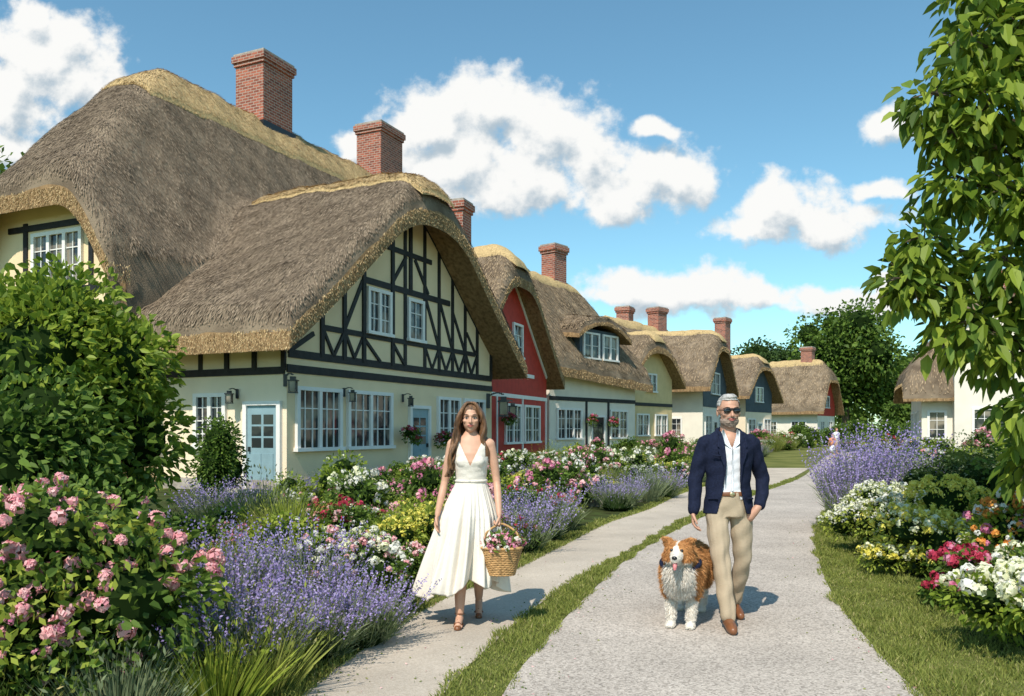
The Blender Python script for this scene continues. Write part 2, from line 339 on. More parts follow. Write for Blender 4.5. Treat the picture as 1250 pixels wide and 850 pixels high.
class House:
    def __init__(s,name,O,d):
        s.name=name; ang=math.atan2(d[1],d[0]); s.e=empty(name,(O[0],O[1],0),ang); s.parts={}; s.k=0
    def _a(s,key,mat,vs,fs):
        p=s.parts.setdefault((key,mat),[[],[]]); b=len(p[0]); p[0]+=vs; p[1]+=[[b+i for i in f] for f in fs]
    def box(s,key,mat,x0,x1,y0,y1,z0,z1):
        v=[(x,y,z) for z in (z0,z1) for y in (y0,y1) for x in (x0,x1)]
        s._a(key,mat,v,[[0,2,3,1],[4,5,7,6],[0,1,5,4],[2,6,7,3],[0,4,6,2],[1,3,7,5]])
    def P(s,pl,a,o,z):
        t,c=pl
        return (a,c-o,z) if t=='F' else (c-o,a,z) if t=='L' else (c+o,a,z)
    def pbox(s,key,mat,pl,a0,a1,o0,o1,z0,z1):
        p=s.P(pl,a0,o0,z0);q=s.P(pl,a1,o1,z1)
        s.box(key,mat,min(p[0],q[0]),max(p[0],q[0]),min(p[1],q[1]),max(p[1],q[1]),z0,z1)
    def beam(s,pl,a0,z0,a1,z1,w=.17,mat='timber'):
        s.k+=1; th=.035+(s.k%11)*.0023
        dx,dz=a1-a0,z1-z0; l=math.hypot(dx,dz)
        if l<.05: return
        px,pz=-dz/l*w/2,dx/l*w/2
        c=[(a0+px,z0+pz),(a1+px,z1+pz),(a1-px,z1-pz),(a0-px,z0-pz)]
        v=[s.P(pl,a,-.02,z) for a,z in c]+[s.P(pl,a,th,z) for a,z in c]
        s._a('timbers',mat,v,[[0,1,2,3],[7,6,5,4],[0,4,5,1],[1,5,6,2],[2,6,7,3],[3,7,4,0]])
    def wall(s,pl,a0,a1,zf,mat,drop=.3,z0=0,n=40,thick=.25):
        A=np.linspace(a0,a1,n); v=[];f=[]
        for a in A:
            p=s.P(pl,a,0,0); z=max(float(zf(np.array(p[0]),np.array(p[1])))-drop,z0+.1)
            v+=[s.P(pl,a,0,z0),s.P(pl,a,0,z),s.P(pl,a,-thick,z),s.P(pl,a,-thick,z0)]
        for i in range(n-1):
            b=i*4
            f+=[[b,b+1,b+5,b+4],[b+1,b+2,b+6,b+5],[b+3,b+7,b+6,b+2]]
        s._a('walls_'+mat,mat,v,f)
    def window(s,pl,a0,a1,z0,z1,panels=2,nx=2,nz=3,mat='white'):
        f=.07; key='window_frames'
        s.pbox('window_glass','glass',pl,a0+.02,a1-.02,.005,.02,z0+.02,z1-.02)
        s.pbox(key,mat,pl,a0-.05,a1+.05,0,.09,z1-f,z1+.03); s.pbox(key,mat,pl,a0-.1,a1+.1,0,.14,z0-.05,z0+f*.6)
        W=(a1-a0)/panels
        s.pbox(key,mat,pl,a0-.05,a0+f,.001,.088,z0+f*.6,z1-f); s.pbox(key,mat,pl,a1-f,a1+.05,.001,.088,z0+f*.6,z1-f)
        for i in range(1,panels): s.pbox(key,mat,pl,a0+i*W-.06,a0+i*W+.06,.001,.085,z0+f*.6,z1-f)
        for i in range(panels):
            for j in range(1,nx): x=a0+i*W+j*W/nx; s.pbox(key,mat,pl,x-.014,x+.014,.02,.05,z0+.04,z1-f)
        for j in range(1,nz): z=z0+(z1-z0)*j/nz; s.pbox(key,mat,pl,a0+.03,a1-.03,.02,.046,z-.014,z+.014)
    def door(s,pl,a0,a1,z1=2.1,mat='teal'):
        s.pbox('door_frame','white',pl,a0-.12,a0,0,.1,0,z1+.1); s.pbox('door_frame','white',pl,a1,a1+.12,0,.1,0,z1+.1); s.pbox('door_frame','white',pl,a0,a1,0,.099,z1,z1+.1)
        s.pbox('door',mat,pl,a0,a1,0,.04,.08,z1); w=a1-a0
        for i in range(2):
            x=a0+w*(.14+.4*i); s.pbox('door',mat,pl,x,x+w*.32,.04,.055,.25,.95)
            for j in range(3): s.pbox('window_glass','glass',pl,x,x+w*.32,.041,.046,1.1+j*.29,1.34+j*.29)
        s.pbox('door_handle','black',pl,a1-.1,a1-.05,.04,.09,1.0,1.12)
        s.pbox('door_step','stone',pl,a0-.2,a1+.2,.0,.5,0,.09)
    def chimney(s,x,y,z0,z1,w=1.6,d=1.2):
        s.box('chimney','brick',x-w/2,x+w/2,y-d/2,y+d/2,z0,z1-.5)
        s.box('chimney','brick',x-w/2-.06,x+w/2+.06,y-d/2-.06,y+d/2+.06,z1-.5,z1-.36)
        s.box('chimney','brick',x-w/2-.12,x+w/2+.12,y-d/2-.12,y+d/2+.12,z1-.36,z1-.1)
        s.box('chimney_cap','stone',x-w/2-.06,x+w/2+.06,y-d/2-.06,y+d/2+.06,z1-.1,z1)
    def done(s):
        for (k,m),(v,f) in s.parts.items():
            me=bpy.data.meshes.new(k); me.from_pydata(v,[],f); me.materials.append(M[m]); me.update(); obj(k,me,s.e)
        return s.e
def gable_z(c,zr,sl,sr,yf,hipdrop=.7,hips=1.3,r=.5,flare=.0):
    def f(x,y):
        d=x-c; a=np.sqrt(d*d+r*r)-r; z=zr-np.where(d<0,sl,sr)*a+flare*a*a
        return smin(z,zr-hipdrop+hips*(y-yf),.8)
    return f
def eave_z(c,zr,s,x0,x1,h0,h1,hs=1.3,r=.5,tilt=0):
    def f(x,y):
        d=y-c; a=np.sqrt(d*d+r*r)-r; z=zr+tilt*x-s*a
        z=smin(z,h0+hs*(x-x0),.8); return smin(z,h1+hs*(x1-x),.8)
    return f

# --- house 1 (half-timbered thatched house with cross wing)
H=House('half_timbered_thatched_house',(-5.5,20),(.42,.9075))
def zA(x,y):
    d=x-5.65; a=np.sqrt(d*d+.8)-.894; z=9.25-.93*a+.017*a*a
    return smin(z,8.6+1.5*(y+1),.9)
def zB(x,y):
    d=y-9.5; a=np.sqrt(d*d+.6)-.77; z=13.8-1.72*a+.02*a*a
    z=smin(z,8.3+.95*(x+1.7),1.0)
    z=smin(z,5.4+1.5*(10.9-y)+1.5*(x+1.6),.8)
    return smin(z,9.0+1.3*(20.5-x),.8)
rA=(-1.1,12.3,-1.0,10); rB=(-1.7,20.5,4.1,15)
def zH(x,y):
    a=np.where((x>rA[0]-.01)&(x<rA[1]+.01)&(y<10),zA(x,y),-50.0)
    b=np.where(y>rB[2]-.01,zB(x,y),-50.0)
    return smax(a,b,.7)
roof('thatched_roof',H.e,[rA,rB],zH,.98,.15,.5,straws=190000,sw=.026,sl=.20)
roof('ridge_cap',H.e,[(4.7,6.6,-1.02,5.4)],zH,.14,.15,.1,'ridge','ridge',straws=9000,lift=.13,smat='straw_tan',sl=.2,sw=.025)
roof('ridge_cap',H.e,[(3.0,19.0,8.0,11.0)],zH,.16,.15,.1,'ridge','ridge',straws=24000,lift=.16,smat='straw_tan',sl=.2,sw=.025)
F0=('F',0.0); L0=('L',0.0)
zi=lambda x,y:zH(x,y)
H.wall(F0,0,11.3,zi,'cream',.5); H.wall(L0,0.0,4.4,lambda x,y:zA(x-0.0,y),'cream2',.5); H.wall(('R',11.3),0,10,lambda x,y:zA(x,y),'cream',.5)
H.wall(('L',-1.0),4.4,10.2,zi,'cream',.5); H.wall(('F',4.4),-1.0,0,zi,'cream',.5); H.wall(('R',19.5),4.6,14.4,zi,'cream',.5); H.wall(('F',4.8),11.3,19.5,zi,'cream',.5)
H.box('plinth','stone',-.05,11.35,-.05,.1,0,.3); H.box('plinth','stone',-.06,.1,.1,4.3,0,.3)
def ztopw(a): return float(zA(np.array(a),np.array(0.)))-.99
H.beam(F0,0,3.05,11.3,3.05,.2); H.beam(F0,0.05,3.42,11.25,3.42,.2); H.beam(F0,1.35,4.2,9.9,4.2,.15); H.beam(F0,3.2,5.75,8.1,5.75,.18); H.beam(F0,4.4,6.9,6.9,6.9,.15)
for a in (.1,1.35,2.3,3.2,4.65,5.35,6.5,7.4,8.3,9.2,10.1,11.2):
    t=ztopw(a)+.25; 
    if t>3.5: H.beam(F0,a,3.42,a,t,.15)
H.beam(F0,5.65,5.75,5.65,ztopw(5.65)+.2,.16)
for a0,a1 in ((1.35,2.3),(2.3,3.2),(6.5,7.4),(7.4,8.3),(8.3,9.2),(9.2,10.1)):
    H.beam(F0,a0,4.2,(a0+a1)/2,3.5,.09); H.beam(F0,(a0+a1)/2,3.5,a1,4.2,.09)
H.beam(F0,3.2,4.1,4.0,3.5,.09);H.beam(F0,4.65,4.1,5.3,3.5,.09)
H.beam(F0,7.4,4.2,6.55,5.7,.13);H.beam(F0,2.3,4.25,3.15,5.7,.13);H.beam(F0,9.2,4.2,8.3,5.5,.12);H.beam(F0,8.3,4.2,7.45,5.7,.12);H.beam(F0,10.0,4.2,9.3,4.9,.1)
H.beam(F0,4.6,5.85,5.4,6.8,.11);H.beam(F0,6.7,5.85,5.9,6.8,.11)
H.beam(F0,.1,3.5,1.0,4.0,.12)
ed=[(a,ztopw(a)+.1) for a in np.linspace(1.0,10.3,22)]
for p,q_ in zip(ed[:-1],ed[1:]): H.beam(F0,p[0],p[1],q_[0],q_[1],.16)
H.window(F0,3.38,4.5,4.3,5.55,2,2,3); H.window(F0,5.5,6.35,4.3,5.55,1,2,3)
H.window(F0,.35,2.1,1.05,2.6,2,3,3); H.window(F0,2.45,4.55,1.05,2.6,2,3,3)
H.door(F0,5.65,6.65,2.2); H.window(F0,7.3,8.75,1.1,2.6,2,2,3); H.window(F0,9.1,10.6,1.1,2.6,2,2,3)
H.door(L0,.25,1.2,2.15); H.window(L0,1.95,2.95,1.1,2.45,2,2,4)
H.beam(L0,0.05,3.0,4.3,3.0,.18)
for a in (.08,1.0,1.9,2.8,3.7): H.beam(L0,a,3.0,a,3.6,.13)
L1=('L',-1.0)
H.window(L1,5.95,7.85,5.45,6.85,3,2,3)
for a in (4.5,5.6,8.2,9.3,10.1): H.beam(L1,a,0,a,7.2 if 5<a<9 else 5.4,.16)
H.beam(L1,4.4,5.25,10.2,5.25,.18); H.beam(L1,5.2,7.05,8.9,7.05,.16);H.beam(L1,4.4,3.0,10.2,3.0,.18)
H.beam(L1,5.6,3.1,4.6,5.1,.12);H.beam(L1,6.9,3.0,6.9,5.3,.14)
H.chimney(9.9,9.5,11.5,16.4,1.7,1.4); H.chimney(18.1,9.5,11.5,16.4,1.9,1.4)
H.box('chimney_flashing','black',8.95,10.85,8.7,10.3,13.2,13.6)
H.done()

H=House('red_thatched_house',(-.4,33),(.35,.937))
z2=gable_z(.6,9.0,1.15,.95,-.5,.6,1.3,.6,.01)
roof('thatched_roof',H.e,[(-2.4,6.4,-.7,11)],z2,.85,.18,.45,straws=26000,sw=.035,sl=.25,smat='straw_far')
roof('ridge_cap',H.e,[(-.2,1.4,-.72,10)],z2,.12,.2,.1,'ridge','ridge',lift=.12)
H.wall(F0,-1.8,5.75,z2,'red',.5); H.wall(('R',5.75),0,10,z2,'red',.5); H.box('plinth','stone',-1.8,5.8,-.05,.1,0,.35)
H.window(F0,.3,2.1,1.0,2.6,2,2,3); H.window(F0,2.6,4.6,1.0,2.6,2,2,3); H.window(F0,1.2,2.3,4.6,6.0,1,2,3)
for p in ((-1.8,2.95,5.75,2.95),(-.6,3.9,3.9,3.9)): H.beam(F0,*p,.16,'white')
for a in (-.6,2.4,5.6): H.beam(F0,a,0,a,3.0,.12,'white')
ed=[(a,float(z2(np.array(a),np.array(0.)))-.92) for a in np.linspace(-1.6,5.7,16)]
for p,q_ in zip(ed[:-1],ed[1:]): H.beam(F0,p[0],p[1],q_[0],q_[1],.16,'white')
H.chimney(.6,2.2,8,11.1,.9,.8); H.done()

H=House('white_thatched_house',(2.0,40.0),(.63,.777))
z3=eave_z(3,10,1.55,-1,8.6,8.2,5.4,1.5,.5,-.06)
roof('thatched_roof',H.e,[(-1,8.6,-.7,6.8)],z3,.85,.2,.42,straws=22000,sw=.04,sl=.3,smat='straw_far')
roof('ridge_cap',H.e,[(0.2,6.6,2.3,3.7)],z3,.12,.2,.1,'ridge','ridge',lift=.12)
H.wall(F0,-.3,7.8,z3,'whitewall',.5); H.wall(('R',7.8),0,6.2,z3,'whitewall',.5); H.wall(('L',-.3),0,6.2,z3,'whitewall',.5)
H.box('dormer_walls','bluewall',1.8,5.6,-.35,2.5,4.7,6.7)
zd=lambda x,y: 7.55-.13*(x-3.7)**2+.12*(y-.3)
roof('dormer_thatch',H.e,[(1.2,6.2,-.75,3)],zd,.5,.2,.3,straws=4000,sw=.04,smat='straw_far')
H.window(('F',-.35),2.1,3.5,5.2,6.5,2,1,2);H.window(('F',-.35),3.9,5.3,5.2,6.5,2,1,2)
H.window(F0,.3,2.4,1.1,2.6,3,2,3); H.door(F0,3.4,4.5,2.2,'darkwood'); H.window(F0,5.2,6.9,1.1,2.6,2,2,3)
H.beam(F0,-.3,3.1,7.8,3.1,.2)
for a in (2.9,5.0): H.beam(F0,a,0,a,3.1,.16)
H.chimney(4.2,3,8.5,11.7,1.1,.9); H.done()

H=House('thatched_cottage',(8.5,58),(.7,.714))
zb=eave_z(3,10,1.5,-1,11,8,6.5,1.4,.5,-.05)
roof('thatched_roof',H.e,[(-1,11,-.7,6.8)],zb,.6,.25,.35,straws=8000,sw=.05,sl=.35,smat='straw_far'); roof('ridge_cap',H.e,[(0.5,9,2.2,3.8)],zb,.12,.25,.1,'ridge','ridge',lift=.1)
H.wall(F0,0,10,zb,'whitewall',.4); H.wall(('R',10),0,6,zb,'whitewall',.4); H.window(F0,2,4,1.1,2.6,2); H.window(F0,6,8,1.1,2.6,2)
H.chimney(7.5,3,8,11.3,1.2,1); H.done()
H=House('yellow_thatched_cottage',(7.35,49),(.6,.8))
z4=gable_z(2.0,7.6,1.0,.95,-.6,.5,1.3,.9,.0)
roof('thatched_roof',H.e,[(-1.6,5.6,-.7,9)],z4,.75,.2,.4,straws=12000,sw=.045,sl=.3,smat='straw_far'); roof('ridge_cap',H.e,[(1.3,2.7,-.72,8.5)],z4,.12,.2,.1,'ridge','ridge',lift=.1)
H.wall(F0,-1,5,z4,'yellow',.4); H.wall(('L',-1),0,8,z4,'yellow',.4)
H.window(F0,.2,1.7,1.2,2.5,2,2,2); H.window(F0,2.6,4.2,1.2,2.5,2,2,2); H.window(F0,1.4,2.7,3.9,5.0,2,1,2); H.beam(F0,-1,3.1,5,3.1,.2)
H.window(('L',-1),1.5,3,1.1,2.3,2); H.done()
H=House('blue_gabled_thatched_house',(13.5,58),(.45,.893))
z5=gable_z(3.6,9.0,1.02,1.0,-.6,.6,1.3,.8,.01)
roof('thatched_roof',H.e,[(-1.2,8.6,-.8,13)],z5,.8,.22,.42,straws=13000,sw=.05,sl=.35,smat='straw_far'); roof('ridge_cap',H.e,[(2.8,4.4,-.82,12.5)],z5,.12,.25,.1,'ridge','ridge',lift=.1)
H.wall(F0,0,7.6,lambda x,y:np.minimum(z5(x,y),3.6),'whitewall',.3); 
H.wall(('F',-.03),0,7.6,z5,'bluewall',.4,3.2); H.wall(L0,0,12,z5,'whitewall',.4)
H.window(('F',-.03),2.4,5.0,4.2,5.8,2,2,2); H.window(F0,.6,2.6,1.1,2.6,2); H.window(F0,4.8,6.8,1.1,2.6,2); H.door(F0,3.2,4.2,2.1,'darkwood')
H.window(L0,1.5,3,1.1,2.4,2); H.chimney(3.6,7,8,11.2,1.2,1); H.done()
H=House('navy_thatched_cottage',(19.95,70),(.6,.8))
z6=gable_z(3.0,8.2,1.0,1.0,-.6,.5,1.3,.8,.01)
roof('thatched_roof',H.e,[(-1.2,7.4,-.8,12)],z6,.7,.25,.4,straws=8000,sw=.06,sl=.35,smat='straw_far'); roof('ridge_cap',H.e,[(2.3,3.7,-.82,11.5)],z6,.12,.25,.1,'ridge','ridge',lift=.1)
H.wall(F0,0,6.4,lambda x,y:np.minimum(z6(x,y),3.5),'cream2',.3); H.wall(('F',-.03),0,6.4,z6,'bluewall',.4,3.1); H.wall(L0,0,11,z6,'cream2',.4)
H.window(('F',-.03),2.2,4.0,4,5.3,2,1,2); H.window(F0,.5,2.2,1.1,2.5,2); H.door(F0,2.8,3.8,2.1,'teal'); H.window(F0,4.4,6,1.1,2.5,2)
H.chimney(2.3,3.0,7,11.6,1.2,1); H.done()
H=House('white_and_red_thatched_cottage',(27.5,93),(.8,-.6))
z7=eave_z(3.2,9.4,1.55,-1,8.2,7,7.0,1.5,.5)
roof('thatched_roof',H.e,[(-1,7.9,-.8,7.2)],z7,.7,.25,.4,straws=8000,sw=.06,sl=.35,smat='straw_far'); roof('ridge_cap',H.e,[(.5,6.8,2.4,4.0)],z7,.12,.25,.1,'ridge','ridge',lift=.1)
H.wall(F0,0,7,z7,'whitewall',.4); H.wall(('R',7),0,6.5,lambda x,y:np.minimum(z7(x,y),3.4),'whitewall',.3); H.wall(('R',7.03),0,6.5,z7,'red',.4,3.1)
H.window(F0,1,2.6,1.1,2.5,2); H.window(F0,4.2,5.8,1.1,2.5,2); H.window(('R',7.03),2.3,4.2,4,5.3,2,1,2); H.window(('R',7),1,2.4,1.1,2.5,2); H.window(('R',7),4,5.4,1.1,2.5,2)
H.chimney(5,3.2,8,10.9,1.2,1.1); H.done()
H=House('white_gabled_cottage',(21.0,42),(.93,-.37))
zr=eave_z(3.2,7.6,1.2,-1,12,4.2,6,1.3,.5)
roof('thatched_roof',H.e,[(-.9,12,-.7,7)],zr,.5,.22,.35,straws=8000,sw=.04,sl=.3,smat='straw_far')
H.wall(F0,0,11,zr,'whitewall',.4); H.wall(L0,0,6.4,zr,'whitewall',.5)
zg=gable_z(3.2,8.6,1.2,1.2,-1.2,.3,1.5,.5)
roof('gable_thatch',H.e,[(1.0,5.4,-1.3,3)],zg,.4,.2,.3,straws=3000,sw=.04,smat='straw_far')
H.wall(('F',-.8),1.4,5.0,zg,'whitewall',.4); H.wall(('L',1.4),-.8,0,zg,'whitewall',.4); H.window(('F',-.8),2.4,4.0,4.1,5.4,2); H.window(('F',-.8),2.2,4.2,1.1,2.6,2)
H.window(F0,.3,1.1,1.1,2.5,1); H.box('red_porch','red',5.8,7.4,-.8,0,0,3.0); H.window(L0,1.5,3,1.1,2.5,2); H.window(L0,4,5.5,1.1,2.5,2); H.chimney(4.5,3.2,6,10,1,.9); H.done()

def lantern(loc,out,s=1):
    e=empty('wall_lantern',loc); b=House.__new__(House); b.e=e; b.parts={}; b.k=0
    ox,oy=out
    b.box('backplate','black',-.04,.04,-.04,.04,-.15,.15)
    n=8
    for i in range(n):
        t=i/n; xa,xb=sorted((ox*.35*t,ox*.35*(t+1/n))); ya,yb=sorted((oy*.35*t,oy*.35*(t+1/n))); zz=.1+.06*math.sin(t*3)
        b.box('arm','black',xa-.012,xb+.012,ya-.012,yb+.012,zz-.012,zz+.012)
    x,y=ox*.35,oy*.35
    b.box('lamp_glass','glass',x-.075,x+.075,y-.075,y+.075,-.28,-.03)
    for dx in(-.08,.08):
        for dy in(-.08,.08): b.box('cage','black',x+dx-.01,x+dx+.01,y+dy-.01,y+dy+.01,-.3,-.02)
    b.box('cage','black',x-.1,x+.1,y-.1,y+.1,-.32,-.29); b.box('cap','black',x-.12,x+.12,y-.12,y+.12,-.03,.0); b.box('cap','black',x-.06,x+.06,y-.06,y+.06,.0,.08)
    b.done(); e.scale=(s,s,s)
def wpt(O,d,u,v,z): return (O[0]+d[0]*u-d[1]*v,O[1]+d[1]*u+d[0]*v,z)
D1=(.42,.9075);O1=(-5.5,20)
lantern(wpt(O1,D1,-.03,.02,2.75),(.7,-.6),1.0); lantern(wpt(O1,D1,2.27,-.03,2.55),(.9,-.4),.8); lantern(wpt(O1,D1,5.2,-.03,2.5),(.9,-.4),.8); lantern(wpt(O1,D1,-.03,1.55,2.45),(-.4,-.9),.8); lantern(wpt(O1,D1,10.95,-.03,2.6),(.9,-.4),1.8)
lantern(wpt((-.4,33),(.35,.937),-.2,-.03,2.5),(.9,-.3),1.5)
def hanging_basket(loc):
    q=QB(); cs,rs=foliage(q,(0,0,0),(.32,.32,.28),500,.08,.05,G['leaf'],6,zmin=-.5); heads(q,top_points(cs,rs,24),.06,10,G['red']); heads(q,top_points(cs,rs,14),.06,10,G['magenta'])
    obj('hanging_flower_basket',q.mesh('hb'),None,loc)
hanging_basket(wpt(O1,D1,5.0,-.45,1.35)); hanging_basket(wpt(O1,D1,7.0,-.4,1.25)); hanging_basket(wpt((-.4,33),(.35,.937),-.3,-.5,2.0)); hanging_basket(wpt((2,40),(.63,.777),2.9,-.4,2.0)); hanging_basket(wpt((2,40),(.63,.777),4.9,-.4,2.0))

# ------------------------------------------------------------ plants
def put(name,me,x,y,s=1,rz=None,z=0):
    o=obj(name,me,None,(x,y,z),rng.uniform(0,6.28) if rz is None else rz)
    o.scale=(s,s,s*rng.uniform(.9,1.1)); return o
q=QB()
cs,rs=foliage(q,(0,0,.56),(1.0,.7,.56),10000,.065,.036,G['leaf'],18,True)
leaf4(q,top_points(cs,rs,2500,.0),rv(2500),.06,.03,G['leaf_lime'])
n=300; P=top_points(cs,rs,n,.08); heads(q,P,rng.uniform(.024,.050,n),46,G['pink'])
n=90; P=top_points(cs,rs,n,.1); heads(q,P,rng.uniform(.012,.020,n),16,G['magenta'])
put('pink_peony_bush',q.mesh('peony'),-2.6,4.4,1,0)
q=QB(); cs,rs=foliage(q,(0,0,.62),(.9,.5,.62),6000,.065,.036,G['leaf'],12,True); n=180; heads(q,top_points(cs,rs,n,.2),rng.uniform(.028,.052,n),44,G['pink']); put('pink_peony_bush',q.mesh('peony2'),-3.15,5.6,1,0)
for x,y,w,h,n in ((-1.72,5.0,1.15,.70,360),(-1.35,5.5,.95,.62,280),(-2.15,5.7,1.1,.82,300),(-1.08,5.9,.8,.56,190),(-1.7,6.2,1.1,.78,260)):
    put('lavender_bush',lavender(w,h,n,13,fs=1.05).mesh('lav'),x,y)
for x,y,m in ((-2.1,4.2,'leaf_grey'),(-1.6,4.45,'leaf_lime'),(-1.9,3.95,'leaf_grey'),(-2.5,3.9,'grass'),(-1.55,5.3,'leaf_lime'),(-2.6,6.1,'leaf_lime'),(-1.3,6.3,'leaf_lime'),(-1.45,4.75,'grass')): put('ornamental_grass',tuft(.9,.52,380,G[m]).mesh('t'),x,y)
put('white_rose_bush',flower_bush(.95,.75,G['leaf'],[G['cream'],G['white'],G['pink']],3200,210,.033,.05,24,10,True).mesh('rose'),-1.28,6.8,1,0); put('white_rose_bush',flower_bush(.8,.65,G['leaf'],[G['pink'],G['white']],2400,150,.033,.05,22,9,True).mesh('rose'),-1.15,7.6,1,0)
put('yellow_flowering_shrub',flower_bush(1.1,.75,G['leaf_lime'],[G['yellow']],3500,200,.028,.05,10).mesh('y'),-1.0,8.4,1,0)
put('yellow_flowering_shrub',flower_bush(1.0,.65,G['leaf_lime'],[G['yellow'],G['cream']],3000,150,.028,.05,10).mesh('y'),-.65,9.3,1,0)
q=QB(); foliage(q,(0,0,1.75),(1.7,1.3,1.62),19000,.12,.062,G['leaf_bright'],34,True,fr=.36)
foliage(q,(0,0,1.6),(1.65,1.25,1.6),6000,.12,.06,G['leaf'],24,True,core=False,fr=.38)
put('large_leafy_shrub',q.mesh('bigbush'),-5.3,9.3,1,0)
q=QB(); foliage(q,(0,0,1.0),(1.5,1.0,1.0),7000,.11,.055,G['leaf'],16,True); put('leafy_shrub',q.mesh('bb2'),-5.2,7.9,1,0)
q=QB(); foliage(q,(0,0,1.0),(.7,.6,1.0),3500,.1,.05,G['leaf'],10,True); put('climbing_shrub',q.mesh('bb3'),-6.6,18.6,1,0)
pool={
 'hydrangea_bush':[flower_bush(1.1,.8,G['leaf'],[G[a],G[b_]],1900,70,.06,.08,18).mesh('hyd') for a,b_ in (('pink','magenta'),('white','cream'),('pink','magenta'),('white','pink'),('red','pink'))],
 'lavender_bush':[lavender(1.1,.65,190,8,fs=1.3).mesh('lavm') for _ in range(3)],
 'leafy_shrub':[flower_bush(1.1,.8,G[m],[G['cream']],2100,10,.03,.09,9).mesh('shr') for m in ('leaf','leaf_bright','leaf_lime','leaf')],
 'daisy_bush':[flower_bush(.9,.55,G['leaf_lime'] if a=='yellow' else G['leaf'],[G[a]],1500,130,.026,.055,8).mesh('dai') for a in ('white','yellow','cream','magenta')],
 'ornamental_grass':[tuft(1.0,.8,420,m).mesh('tuf') for m in (G['leaf_grey'],G['grass'],G['leaf_lime'])],
}
def pick(names):
    k=random.choice(names); return k,random.choice(pool[k])
allk=['hydrangea_bush','hydrangea_bush','lavender_bush','leafy_shrub','daisy_bush','daisy_bush','ornamental_grass','ornamental_grass']
def scatter(n,xa,xb,ya,yb,names=allk,s=(.7,1.1)):
    for _ in range(n):
        y=ya+(yb-ya)*random.random(); a=xa(y);b=xb(y); x=a+(b-a)*random.random(); k,me=pick(names); put(k,me,x,y,random.uniform(*s))
pl=lambda y: float(inter(PLc,y))
def wallx(y): return float(np.interp(y,[9,18,19,20,30,33,39,40,46,60,75],[-6,-5.6,-5.0,-4.6,-.2,.8,2.6,3.4,8,15.5,23]))
scatter(30,lambda y:pl(y)-1.2,lambda y:pl(y)-.45,8.5,14,allk,(.6,.8))
scatter(64,lambda y:pl(y)-4.2,lambda y:pl(y)-1.0,8.5,15,['ornamental_grass','daisy_bush','ornamental_grass','leafy_shrub','hydrangea_bush','daisy_bush'],(.6,.9))
scatter(50,lambda y:wallx(y)+.4,lambda y:pl(y)-.5,15,22,allk,(.7,1.0))
scatter(46,lambda y:wallx(y)+.7,lambda y:pl(y)-.6,20,30,allk,(.8,1.15))
scatter(60,lambda y:wallx(y)+.8,lambda y:wallx(y)+6,30,55,allk,(.9,1.4))
scatter(40,lambda y:wallx(y)+1,lambda y:wallx(y)+5,55,85,allk,(1.2,1.9))
for x,y,k,i,s in ((-1.3,12.2,'hydrangea_bush',0,1.15),(-2.2,12.6,'hydrangea_bush',1,1.1),(-.6,12.8,'hydrangea_bush',2,1.0),(-2.8,10.4,'ornamental_grass',2,1.2),(-3.4,11.2,'ornamental_grass',0,1.2),
   (.05,10.3,'lavender_bush',0,1.1),(.35,11.4,'lavender_bush',1,1.15),(.75,12.4,'ornamental_grass',0,.8),(2.0,15.6,'lavender_bush',1,1.0),(2.9,17.5,'ornamental_grass',0,1.1),(3.4,18.6,'lavender_bush',2,1.2),
   (.6,14.5,'hydrangea_bush',0,1.1),(1.2,16.2,'hydrangea_bush',3,1.1),(.2,17.5,'daisy_bush',1,1.5),(3.2,23,'hydrangea_bush',1,1.4),(4.4,25,'daisy_bush',1,1.6),(5.4,28,'hydrangea_bush',0,1.5),(2.2,22,'hydrangea_bush',3,1.3),(-3.6,17,'leafy_shrub',1,1.2),(-4.6,13,'lavender_bush',1,1.3)):
    put(k,pool[k][i],x,y,s)
BR=lambda y:float(bedR(np.array(y)))
scatter(30,lambda y:BR(y)+1.5,lambda y:BR(y)+3.4,5.2,13,['hydrangea_bush','daisy_bush'],(.65,.95))
scatter(40,lambda y:BR(y)+.9,lambda y:BR(y)+5,13,30,allk,(.8,1.2))
scatter(44,lambda y:BR(y)+1.5,lambda y:BR(y)+9,30,60,['leafy_shrub','leafy_shrub','hydrangea_bush','daisy_bush'],(1.0,1.8))
put('white_viburnum_bush',flower_bush(1.15,.62,G['leaf_bright'],[G['cream'],G['white']],3400,190,.05,.06,28,10,True).mesh('vib'),3.68,5.5,1,0)
put('white_viburnum_bush',flower_bush(1.0,.7,G['leaf'],[G['cream'],G['white']],2600,120,.05,.06,28,10,True).mesh('vib'),4.3,6.3,1,0)
put('red_flower_bush',flower_bush(.8,.5,G['leaf'],[G['red'],G['magenta'],G['red']],2200,140,.040,.055,26,9,True).mesh('redb'),3.92,7.0,1,0)
put('orange_flower_bush',flower_bush(.95,.85,G['leaf_bright'],[G['orange'],G['orange'],G['white'],G['magenta']],2200,150,.045,.06,24,9,True).mesh('orb'),4.7,7.6,1,0)
put('yellow_flower_bush',flower_bush(1.3,.68,G['leaf_lime'],[G['yellow'],G['yellow'],G['cream']],3400,620,.036,.05,16,12).mesh('yeb'),4.25,8.6,1,0)
put('yellow_flower_bush',flower_bush(1.3,.82,G['leaf_lime'],[G['yellow']],3000,520,.036,.05,16,12).mesh('yeb'),4.95,9.0,1,0)
put('white_phlox_bush',flower_bush(1.1,.78,G['leaf_lime'],[G['white'],G['cream']],2400,360,.034,.05,12,10).mesh('phl'),4.55,10.2,1,0)
put('white_phlox_bush',flower_bush(1.0,.8,G['leaf_lime'],[G['white'],G['cream']],2400,300,.034,.05,12,10).mesh('phl'),4.9,10.9,1,0)
